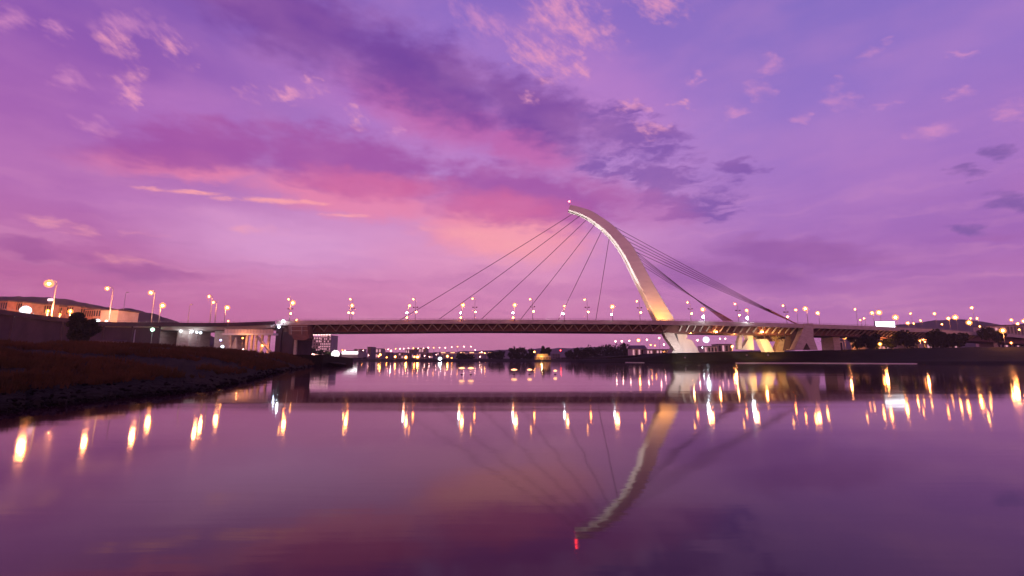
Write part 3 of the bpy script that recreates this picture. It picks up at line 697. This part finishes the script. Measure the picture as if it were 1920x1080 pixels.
# lamps on the right bank and beyond
rbk = [(1324, 637, 330, 1.5, WHITE, 130, 'Very bright white floodlight seen between the piers', ), (1308, 638, 330, .6, PINK, 60, 'Pink lamp left of the bright white floodlight'), (1373, 650, 262, .62, YELLOW, 110, 'Bright orange lamp beside the raking legs'),
       (1350, 635, 400, .5, PINK, 40, 'Left one of two small pink lamps between the piers'), (1360, 635, 400, .5, PINK, 40, 'Right one of two small pink lamps between the piers'), (1317, 652, 300, .3, WHITE, 60, 'Small white lamp low behind the pylon foot'),
       (1583, 633, 275, .75, ORANGE, 120, 'Left one of the orange pair below the right deck'), (1594, 634, 275, .75, ORANGE, 120, 'Right one of the orange pair below the right deck'), (1654, 636, 280, .6, ORANGE, 90, 'Upper one of the stacked orange lamps below the right deck'), (1650, 645, 270, .7, ORANGE, 120, 'Lower one of the stacked orange lamps below the right deck'),
       (1722, 632, 300, .3, ORANGE, 40, 'Upper small lamp in front of the dark right trees'), (1725, 639, 290, .4, ORANGE, 60, 'Middle small lamp in front of the dark right trees'), (1734, 641, 290, .4, (1, .25, .08), 60, 'Reddish lamp in front of the dark right trees'), (1880, 620, 255, 1.0, YELLOW, 150, 'Biggest orange lamp near the right edge of the bank'), (1896, 643, 270, .5, (1, .25, .05), 60, 'Red orange lamp low at the right edge')]
for px, py, Y, r, col, s, lab in rbk: street_lamp(px, py, Y, 5.2 if px < 1600 else 7.5, lab, group='lamps on the right bank', r=r, col=col, s=s, pr=.09, pw=9000 * r if col in (ORANGE, YELLOW) else 0)
# lamps along the right approach, standing on the deck or on roads behind
rap = [(1492, 581, 268, .5, 60), (1533, 587, 262, .62, 90), (1603, 580, 285, .42, 50), (1613, 600, 262, .3, 40), (1620, 597, 266, .32, 40), (1635, 587, 285, .65, 90), (1648, 586, 280, .9, 110), (1679, 595, 284, .95, 120), (1702, 606, 292, .6, 90), (1707, 588, 320, .42, 50),
       (1713, 606.5, 294, .35, 40), (1726, 601, 330, .45, 60), (1752, 588, 330, .6, 70), (1766, 608, 318, .4, 50), (1778, 597, 335, .7, 90), (1791, 595, 330, 1.0, 120), (1822, 577, 345, .62, 80), (1817, 605, 330, 1.0, 120), (1820, 597, 380, .5, 50), (1832, 597, 385, .6, 60),
       (1837, 612, 345, .42, 50), (1896, 600, 380, .7, 80), (1908, 607, 370, .7, 90), (1911, 618, 345, .45, 50), (1919, 602, 370, .8, 100)]
for i, (px, py, Y, r, s) in enumerate(rap):
    r *= 1.2; s *= 1.5
    e = edge_at(P(px, py, Y).x); on = Y < e.y + WID + 2
    street_lamp(px, py, Y, e.z - 1.0 if on else 8, ORD[i].capitalize() + ' orange lamp from the left along the right approach road', group='lamps of the right approach road', r=r, s=s, pr=.1, arm=(-.6, 0), col=YELLOW if i % 3 else ORANGE)
# lit billboard on the right approach
bb0, bb1 = P(1643, 614, 274), P(1677, 603, 274)
bb = thing('billboard', ((bb0.x + bb1.x) / 2, 274, bb0.z - 3), 'glaring white lit billboard on the right approach of the bridge', 'billboard')
MB().box(bb0.x, bb1.x, 274, 274.15, bb0.z, bb1.z).build('screen', glow('billboard light', (.95, .93, 1), 4), bb)
MB().box(bb0.x - .2, bb1.x + .2, 274.2, 274.9, bb0.z - .3, bb1.z + .2).build('frame', steel_grey, bb)
for t in (.2, .8): x = bb0.x + (bb1.x - bb0.x) * t; MB().box(x - .2, x + .2, 274.3, 274.7, bb0.z - 5, bb0.z - .3).build('leg', steel_grey, bb)

# far shore lamps ------------------------------------------------------------
fl = [(642, 657), (647, 657), (681, 657), (692, 657), (700, 654), (716, 656), (722, 655), (728, 655), (742, 654), (750, 654), (757, 654), (766, 653), (775, 653), (784, 653), (794, 653), (803, 652), (813, 652), (824, 652), (835, 652), (847, 651), (858, 650), (870, 650), (883, 650), (891, 656)]
for i, (px, py) in enumerate(fl): street_lamp(px, py, 620, 2, ORD[i].capitalize() + ' small pink lamp from the left in the high row on the far shore', group='high row of lamps on the far shore', r=.62 if i % 3 else .8, col=PINK if i % 4 else YELLOW, s=26, pr=.16)
f2 = [(679, 669, .6, YELLOW, 50), (691, 666, .35, PINK, 30), (710, 668, .6, YELLOW, 60), (713, 665, .9, YELLOW, 80), (725, 670, .55, ORANGE, 60), (733, 658, .9, PINK, 60), (741, 669, .9, YELLOW, 80), (761, 670, 1.2, YELLOW, 110), (777, 669, .8, ORANGE, 80), (783, 669.5, 1.25, YELLOW, 110),
      (839, 668, 1.0, YELLOW, 80), (847, 671, .45, ORANGE, 50), (796, 667, .45, PINK, 40), (805, 669, .35, PINK, 40), (818, 665, .35, PINK, 40), (903, 660, .45, PINK, 40), (909, 662, .5, YELLOW, 50), (865, 670, .4, WHITE, 40), (900, 669, .4, PINK, 40)]
for i, (px, py, r, c_, s) in enumerate(f2): street_lamp(px, py, 425 if i != 5 else 520, 1, ORD[i].capitalize() + ' lamp in the low waterside row of the far shore', group='low waterside lamps of the far shore', r=r, col=c_, s=s, pr=.1)
street_lamp(629, 664, 330, 3, 'Dazzling white floodlight where the left bank ends', r=1.9, col=(1, .95, .92), s=140, pr=.2)
street_lamp(825, 673, 400, 1, 'Dazzling white lamp at the water edge of the far shore', r=1.25, col=WHITE, s=150, pr=.12)
f3 = [(1002, 660, .9, YELLOW, 80, 'Orange lamp above the yellow houseboat'), (1051, 657, .6, RED, 60, 'Red lamp in front of the far palm'), (1124, 661, .5, PINK, 50, 'Small pink lamp in front of the far wood'), (1016, 661, .3, PINK, 40, 'Tiny lamp right of the houseboat lamp'),
      (1154, 640, .75, PINK, 40, 'Leftmost of the pink lamps above the far wood'), (1166, 640, .75, PINK, 40, 'Second of the pink lamps above the far wood'), (1180, 639, .7, PINK, 40, 'Third of the pink lamps above the far wood'), (1197, 638, 1.2, YELLOW, 110, 'Bright orange lamp left of the pylon leg'), (1201, 650, .8, ORANGE, 80, 'Orange lamp just below the bright one left of the pylon leg'),
      (1213, 637, .75, PINK, 45, 'Pink lamp right of the bright orange one'), (1236, 634, .8, PINK, 45, 'Pink lamp closest to the pylon leg'), (1220, 647, .6, ORANGE, 50, 'Left low lamp over the shore sheds'), (1228, 648, .5, ORANGE, 50, 'Right low lamp over the shore sheds'), (1245, 646, .7, PINK, 50, 'Pink lamp behind the pylon leg'), (1178, 657, .5, PINK, 40, 'Low pink lamp at the end of the far wood')]
for px, py, r, c_, s, lab in f3: street_lamp(px, py, 430, 2, lab, group='lamps beyond the far wood', r=r, col=c_, s=s, pr=.1)
# embankment lamps on the far left bank
el_ = [(554.7, 658.7), (561, 660), (566, 660), (571, 661), (576, 662), (580, 664), (586, 664), (589, 665), (592, 665.5), (595, 666), (598, 666.4), (601, 667), (605, 667.3), (609, 668), (612.5, 668.5)]
for i, (px, py) in enumerate(el_): street_lamp(px, py, 240 + i * 5, 1.5, ORD[i].capitalize() + ' yellow lamp from the river pier along the embankment path', group='lamps along the embankment path', r=.42 if i < 3 else .36, col=YELLOW if i < 3 else PINK, s=32, pr=.07)
# floodlights on the deck that light the pylon: one cold from the left, one sodium at its foot
def flood(p, target, col, energy, ang, lab):
    o = thing('floodlight', p, lab, 'floodlight')
    MB().box(p.x - .35, p.x + .35, p.y - .25, p.y + .25, p.z + .3, p.z + .8).build('housing', steel_grey, o)
    MB().box(p.x - .08, p.x + .08, p.y - .08, p.y + .08, p.z, p.z + .3).build('bracket', steel_grey, o)
    l = bpy.data.lights.new('floodlight_beam', 'SPOT'); l.energy = energy; l.color = col; l.spot_size = ang; l.spot_blend = .6; l.shadow_soft_size = .25
    q = bpy.data.objects.new('floodlight_beam', l); C.objects.link(q); q.parent = o; q.location = (0, 0, 1.0)
    q.rotation_euler = (Vector(target) - Vector(p)).to_track_quat('-Z', 'Y').to_euler()
dz = edge_at(60).z - 1.0
flood(Vector((18, 246, dz)), P(1140, 460, YT), (1, .90, .86), 260000, R(70), 'Floodlight on the deck aimed at the hollow side of the pylon')
flood(Vector((60, 235.5, dz)), P(1222, 520, YT), (1, .56, .34), 15000, R(80), 'Floodlight on the near deck edge aimed up the pylon face')
flood(Vector((79, 236, dz)), P(1243, 580, YT - 3), (1, .38, .05), 11000, R(100), 'Sodium floodlight on the near deck edge at the pylon foot')
flood(P(1284, 664, 228) + Vector((0, 0, -2.2)), P(1284, 645, 246), (1, .95, .92), 16000, R(110), 'Cold floodlight on the bank below the pylon foot')
flood(P(1440, 664, 232) + Vector((0, 0, -1)), P(1437, 648, 247), (1, .50, .10), 40000, R(70), 'Sodium floodlight on the bank below the raking legs')
flood(P(1400, 664, 232) + Vector((0, 0, -1)), P(1402, 640, 250), (1, .80, .6), 14000, R(90), 'Warm floodlight on the bank left of the sodium one')

# ------------------------------------------------------------------ trees
def tree(base, h, wd, label, name='tree', group=None, leaves=900, seed=0, trunk=.28, leaf=.35, yscale=1.):
    rnd = random.Random(seed); o = thing(name, base, label, 'tree', group); base = Vector(base)
    t = MB(); th = h * trunk
    lean = Vector((rnd.uniform(-.05, .05) * h, rnd.uniform(-.05, .05) * h, 0))
    top = base + lean + Vector((0, 0, th + h * .3)); t.tube([base, base + lean * .5 + Vector((0, 0, th)), top], [h * .03, h * .022, h * .008], 7)
    cl = []
    for k in range(14):
        a = rnd.uniform(0, 6.28); rr = rnd.uniform(.1, .46) * wd; z = rnd.uniform(trunk + .06, .93)
        zc = (z - .58) / .42; lim = math.sqrt(max(.08, 1 - zc * zc)); c = base + lean + Vector((math.cos(a) * rr * lim, math.sin(a) * rr * lim * yscale, h * z))
        cl.append((c, rnd.uniform(.13, .24) * wd)); 
        if k < 7: t.tube([base + lean * .5 + Vector((0, 0, th * rnd.uniform(.8, 1.3))), (base + lean + Vector((0, 0, th)) + c) / 2 + Vector((0, 0, h * .03)), c], [h * .012, h * .008, h * .003], 5)
    t.build('trunk', bark_m, o)
    m = MB()
    for i in range(leaves):
        c, r = rnd.choice(cl); d = Vector((rnd.gauss(0, 1), rnd.gauss(0, 1), rnd.gauss(0, .8))).normalized() * r * rnd.random() ** .4 * 1.05
        p = c + d; s = leaf * rnd.uniform(.6, 1.5); n1 = Vector((rnd.gauss(0, 1), rnd.gauss(0, 1), rnd.gauss(0, 1))).normalized(); n2 = n1.orthogonal().normalized() * s; n3 = n1.cross(n2).normalized() * s * .7
        m.quad(p - n2 - n3 * .3, p + n3, p + n2 + n3 * .2, p - n3)
    m.build('crown', leaf_m, o)
def ptree(px, pyt, pyb, wpx, Y, label, **k):
    b = P(px, pyb, Y); h = P(px, pyt, Y).z - b.z; tree(b, h, wpx / 850 * Y, label, **k)
ptree(143, 600, 649, 44, 150, 'lower round dark tree in front of the tall wall at left', leaves=2600, leaf=.42, seed=3, trunk=.12)
ptree(160, 586, 650, 50, 152, 'taller dark tree rising right of the round one at left', leaves=3200, leaf=.42, seed=4, trunk=.3)
tr = [(864, 664, 676, 26), (877, 666, 676, 20), (925, 662, 674, 22), (938, 659, 674, 24), (962, 654, 675, 24), (975, 652, 675, 28), (990, 656, 675, 24), (1019, 649, 668, 12), (1028, 651, 668, 12), (1068, 658, 674, 24), (1085, 655, 674, 26), (1102, 652, 674, 28), (1120, 652, 675, 28), (1137, 649, 675, 30), (1150, 646, 675, 34), (1166, 643, 675, 32), (1184, 660, 676, 20), (1192, 658, 676, 20)]
for i, (px, a, b, wd) in enumerate(tr): ptree(px, a, b, wd, 408, ORD[i].capitalize() + ' dark tree from the left on the far shore under the bridge', group='trees on the far shore', leaves=700, leaf=.75, seed=20 + i, trunk=.1)
tr = [(1612, 622, 655, 36, 262), (1632, 619, 655, 34, 262), (1700, 624, 652, 42, 262), (1757, 620, 652, 34, 268), (1778, 621, 652, 36, 268), (1798, 624, 650, 30, 268), (1856, 616, 642, 26, 290), (1872, 622, 642, 24, 290), (1640, 622, 654, 34, 275), (1672, 626, 653, 34, 275)]
for i, (px, a, b, wd, Y) in enumerate(tr): ptree(px, a, b, wd, Y, ORD[i].capitalize() + ' dark tree behind the right bank', group='trees behind the right bank', leaves=1500, leaf=.55, seed=60 + i, trunk=.12)
tr = [(556, 648, 662, 22), (570, 651, 664, 20), (584, 655, 666, 20), (598, 657, 667, 18), (612, 660, 669, 16)]
for i, (px, a, b, wd) in enumerate(tr): ptree(px, a, b, wd, 330, ORD[i].capitalize() + ' dark tree behind the embankment lamps', group='trees behind the embankment lamps', leaves=500, leaf=.6, seed=80 + i, trunk=.1)

# ------------------------------------------------------------------ buildings
def building(px0, px1, pyt, z0, Y, d, m, label, lit=0, cols=0, rows=0, name='building', roof='flat', wcol=(1, .75, .55), ws=1.6, seed=0):
    a, b = P(px0, pyt, Y), P(px1, pyt, Y); rnd = random.Random(seed)
    o = thing(name, ((a.x + b.x) / 2, Y, z0), label, 'building')
    MB().box(a.x, b.x, Y, Y + d, z0, a.z).build('wall', m, o)
    r = MB()
    if roof == 'flat': r.box(a.x - .3, b.x + .3, Y - .3, Y + d + .3, a.z + .003, a.z + .5)
    else:
        mx = Y + d / 2; r.prism([(a.x - .5, Y - .5, a.z + .003), (a.x - .5, Y + d + .5, a.z + .003), (a.x - .5, mx, a.z + d * .22)], (b.x - a.x + 1, 0, 0))
    r.build('roof', build_dark, o)
    W, H = (b.x - a.x), a.z - z0
    for i in range(cols):
        for j in range(rows):
            x = a.x + W * (i + .5) / cols; z = z0 + H * (j + .6) / rows; ww, hh = W / cols * .28, H / rows * .3
            on = rnd.random() < lit
            MB().box(x - ww, x + ww, Y - .06, Y + .04, z - hh, z + hh).build('window', glow('lit window', wcol, ws) if on else glass_dark, o)
    return o
ap = building(583, 602, 632, 3, 760, 30, build_m, 'darker left wing of the tall block under the bridge', .4, 4, 7, name='apartment_tower', seed=1, wcol=(1, .45, .55), ws=.8)
ap = building(601, 621, 629, 3, 750, 30, build_m, 'tall block with a grid of lit windows under the bridge', .9, 6, 9, name='apartment_tower', seed=2, wcol=(1, .62, .68), ws=1.0)
for px in range(583, 623, 5): t = P(px, 628, 748); MB().box(t.x - 1.6, t.x + 1.6, 747.5, 748.3, t.z - .3, t.z + .5).build('roof_light', glow('roof light', (1, .6, .55), 5), ap)
pv = building(641, 671, 658.5, 3, 360, 14, build_m, 'white lit pavilion by the bright floodlight', name='pavilion')
a, b = P(641, 664, 359.5), P(671, 659, 359.5); MB().box(a.x, b.x, 359.4, 359.9, a.z, b.z).build('light_strip', glow('strip light', (1, .92, .95), 3), pv)
rnd = random.Random(5)
bl = [(523, 548, 650), (626, 640, 662), (664, 679, 655), (689, 696, 651), (704, 715, 654), (716, 731, 661), (742, 757, 662), (760, 776, 656), (776, 799, 653), (800, 812, 662), (815, 836, 661), (1036, 1050, 664), (1090, 1112, 658)]
for i, (x0, x1, yt) in enumerate(bl): building(x0, x1, yt, 2, 560 + (i % 3) * 40, 20, build_dark if i % 2 else build_m, ORD[i].capitalize() + ' low dark block from the left on the far shore', .3, max(2, int((x1 - x0) / 4)), 2, seed=i, wcol=(1, .55, .35), ws=2.2)
# shore sheds left of the pylon leg
building(1185, 1212, 654, 3, 330, 12, build_cream, 'orange lit shed on the shore left of the pylon leg', .4, 5, 1, name='shed', roof='gable', seed=3)
building(1212, 1254, 656, 3, 322, 12, build_m, 'long grey shed on the shore beside the pylon leg', .3, 7, 1, name='shed', seed=4)
# left road side buildings
rust = mat('weathered orange render', (.46, .20, .12), .85, (.6, (.26, .11, .08), (1, 1, 1)))
rust2 = mat('stained ochre render', (.50, .30, .20), .85, (.5, (.32, .17, .12), (1, 1, 1)))
for k, args in enumerate([(190, 222, 582, 17, 216, 12, build_cream, 'cream windowless building beside the road'), (176, 190, 580.5, 17, 222, 12, rust2, 'narrow ochre building left of the cream one'), (160, 176, 581, 17, 226, 12, rust, 'dark rusty house behind the round tree'),
             (138, 161, 577, 17, 228, 14, rust, 'rusty house with rows of windows behind the orange road lamp'), (117, 139, 574, 17, 224, 14, rust2, 'ochre house right of the tallest lamp post'), (96, 118, 575, 17, 222, 14, rust, 'rusty house behind the tallest lamp post'),
             (70, 97, 571, 17, 218, 14, rust2, 'ochre house below the roof sign'), (42, 71, 570, 17, 215, 14, rust, 'rusty house behind the large white lamp'), (14, 43, 567, 18, 208, 14, rust2, 'ochre house second from the left edge'), (-40, 15, 565, 18, 204, 14, rust, 'rusty house cut by the left edge')]):
    x0, x1, yt, z0, Y, d, m_, lab = args
    n = 0 if k == 0 else max(3, int((x1 - x0) / 4))
    building(x0, x1, yt, z0, Y, d, m_, lab, .12, n, 2 if n else 0, seed=9 + k, wcol=(1, .5, .25), ws=2)
MB_s = P(92, 562, 226)
sg = thing('sign', (MB_s.x, 226, 22), 'small lit pink sign on the roof behind the left lamps', 'sign')
a, b = P(89, 564, 224.5), P(99, 560, 224.5); MB().box(a.x, b.x, 224.5, 224.8, a.z, b.z).build('panel', glow('sign light', (1, .6, .7), 3), sg); MB().box(a.x + .3, a.x + .5, 224.9, 225.1, a.z - 2, b.z).build('post', steel_grey, sg)
# low box hut on the grass
building(181, 212, 640.5, 4, 128, 4, build_cream, 'low pale hut on the grass in front of the wall', 0, 0, 0, name='hut')
# buildings behind the right bank
for i, (x0, x1, yt, Y) in enumerate([(1730, 1750, 644, 330), (1620, 1665, 640, 300), (1690, 1722, 641, 305), (1770, 1800, 642, 320), (1850, 1885, 612, 400), (1886, 1925, 610, 400), (1320, 1345, 650, 360), (1346, 1372, 646, 380), (1560, 1580, 640, 340)]):
    building(x0, x1, yt, 6, Y, 12, build_cream if i % 2 == 0 else build_m, ORD[i].capitalize() + ' low building glimpsed behind the right bank', .4, max(3, int((x1 - x0) / 6)), 1 if yt > 630 else 2, seed=30 + i, ws=2.5, wcol=(1, .5, .25))
# far viaduct
fv = thing('far_viaduct', (P(900, 662, 520).x, 520, 0), 'low lit road viaduct in the far distance under the bridge', 'viaduct')
a, b = P(826, 662, 520), P(925, 663, 520)
MB().box(a.x, b.x, 520, 532, a.z - 1.2, a.z + .3).build('deck', build_cream, fv)
for i in range(12): x = a.x + 3 + (b.x - a.x - 6) * i / 11; MB().box(x - .6, x + .6, 523, 529, 0, a.z - 1.2).build('pier', concrete, fv)
for i in range(6): x = a.x + 3 + (b.x - a.x - 6) * i / 5; MB().box(x - 2.4, x + 2.4, 519.6, 519.95, a.z + .31, a.z + .8).build('road_light', glow('viaduct light', (1, .45, .2), 3.5), fv)

# houseboat at the far shore
hb = P(1017, 677, 404); hb = thing('houseboat', (hb.x, 404, 0), 'yellow lit two deck houseboat moored at the far shore', 'boat')
a, b = P(1002, 677, 401), P(1033, 660, 401); L_ = b.x - a.x
hull = MB(); hull.prism([(a.x - .8, 400, 1.2), (b.x + 1.2, 400, 1.4), (b.x, 400, -.3), (a.x, 400, -.3)], (0, 5, 0)); hull.build('hull', build_dark, hb)
yb = mat('yellow painted wood', (.55, .34, .12), .7, (.8, (.42, .25, .09), (1, 1, 1)))
MB().box(a.x + .4, b.x - .4, 400.4, 404.6, 1.42, 4.0).build('lower_cabin', yb, hb); MB().box(a.x, b.x, 400.1, 404.9, 4.01, 4.25).build('upper_deck', concrete_pale, hb)
MB().box(a.x + 2, b.x - 2.4, 400.8, 404.2, 4.26, 6.4).build('upper_cabin', yb, hb); MB().box(a.x + 1.4, b.x - 1.6, 400.5, 404.5, 6.41, 6.6).build('roof', build_dark, hb)
for i in range(6): x = a.x + 1.3 + i * (L_ - 2.6) / 5; MB().box(x - .5, x + .5, 400.3, 400.39, 2.2, 3.3).build('window', glass_dark, hb)
l = bpy.data.lights.new('boat_lamp', 'POINT'); l.energy = 1800; l.color = (1, .6, .2); l.shadow_soft_size = .3; q = bpy.data.objects.new('boat_lamp', l); C.objects.link(q); q.parent = hb; q.location = (-1, -7, 5)
for i in range(12):
    p = G(1036 + i * 4, 677.5); x = p.x / p.y * 392; o = MB().tube([(x, 392, -1), (x + .05, 392, 1.4 + .5 * (i % 3))], .16, 6).build('mooring_post', bark_m, origin=(x, 392, 0)); tag(o, ORD[i] + ' mooring post right of the houseboat', 'post', 'mooring posts by the houseboat')
# lantern floats on the river
for i, (px, py, wd) in enumerate([(866, 690, .5), (883, 690, .5), (964, 693, .5), (993, 693, .4), (1041, 695, .3)]):
    t = P(px, py, 72); o = thing('lantern_float', (t.x, 72, 0), ORD[i].capitalize() + ' low floating lantern from the left on the river below the deck', 'lantern', 'floating lanterns on the river')
    MB().lathe((t.x, 72, 0), [(.10, -.1), (.18, 0), (.18, .06), (.05, .12)], 12).build('float', build_dark, o)
    MB().tube([(t.x, 72, .15), (t.x, 72, t.z - .15)], .025, 6).build('post', steel_grey, o)
    MB().lathe((t.x, 72, t.z - .16), [(wd * .3, 0), (wd * .95, .09), (wd, .16), (wd * .5, .26), (.03, .3)], 12).build('lantern', glow('float lantern', (1, .42, .20), 3.2), o, smooth=True)

# ------------------------------------------------------------------ shore detail: rocks and grass
rk = MB(); rnd = random.Random(11)
def rock(c, s):
    i0 = len(rk.v); n1, n2 = 6, 4
    for a in range(n2 + 1):
        for b in range(n1):
            th, ph = math.pi * a / n2, 2 * math.pi * b / n1; d = Vector((math.sin(th) * math.cos(ph), math.sin(th) * math.sin(ph), math.cos(th) * .6)); rk.v.append(tuple(c + d * s * rnd.uniform(.7, 1.25)))
    for a in range(n2):
        for b in range(n1): p, q = i0 + a * n1 + b, i0 + a * n1 + (b + 1) % n1; rk.f.append((p, q, q + n1, p + n1))
for k in range(1500):
    i = rnd.randrange(len(LCOLS) - 1); s, c = LCOLS[i]; s2, c2 = LCOLS[i + 1]; u = rnd.random(); s = s.lerp(s2, u); c = c.lerp(c2, u)
    t = abs(rnd.gauss(0, .035)); p = s.lerp(c, t); p.z = c.z * min(.26, t * 2.2); sz = rnd.uniform(.06, .40) * rnd.uniform(.5, 1) * min(1.4, max(.45, s.y / 45))
    rock(p + Vector((rnd.uniform(-.2, .2), 0, -.05)), sz)
ro_ = rk.build('shore_rocks', rock_m); ro_['kind'] = 'stuff'; tag(ro_, 'dark wet rocks heaped along the waterline of the left bank', 'rocks')
gr = MB()
for k in range(42000):
    i = rnd.randrange(40, len(LCOLS) - 1); s, c = LCOLS[i]; s2, c2 = LCOLS[i + 1]; u = rnd.random(); s = s.lerp(s2, u); c = c.lerp(c2, u)
    t = rnd.random() ** 1.3; 
    if t < .08: continue
    p = s.lerp(c, t); hz = 0
    for (t0, h0), (t1, h1) in zip(prof, prof[1:]):
        if t0 <= t <= t1: hz = h0 + (h1 - h0) * (t - t0) / (t1 - t0)
    if mnoise.noise(p * .12) < -.12: continue
    p.z = c.z * hz + rough(p, .35, .34) * min(1, t * 9) * min(1, c.z / 3) - .05; h = rnd.uniform(.15, .5) * (1 + p.y / 120); ww = .03 + p.y * .0006
    dx, dy = rnd.uniform(-.5, .5) * h, rnd.uniform(-.3, .3) * h
    for q in range(2):
        o = Vector((rnd.uniform(-.15, .15), rnd.uniform(-.15, .15), 0)); a = p + o
        gr.quad(a + Vector((-ww, 0, 0)), a + Vector((ww, 0, 0)), a + Vector((dx, dy, h)))
go = gr.build('grass_tufts', grass_m); go['kind'] = 'stuff'; tag(go, 'dry tufts of grass covering the left river bank', 'grass')

# ------------------------------------------------------------------ haze over the river valley
hz = MB().box(-3200, 3200, -60, 3400, -1.2 - 10, 135)
hm = bpy.data.materials.new('evening haze'); hm.use_nodes = True; t = hm.node_tree; t.nodes.clear()
pv_ = N(t, 'ShaderNodeVolumePrincipled'); pv_.inputs['Color'].default_value = (1, .9, .95, 1); pv_.inputs['Density'].default_value = .00014; pv_.inputs['Anisotropy'].default_value = .3
ot = N(t, 'ShaderNodeOutputMaterial'); t.links.new(pv_.outputs[0], ot.inputs['Volume'])
ho = hz.build('haze', hm); ho['kind'] = 'stuff'; tag(ho, 'thin evening haze lying over the whole river valley', 'haze')
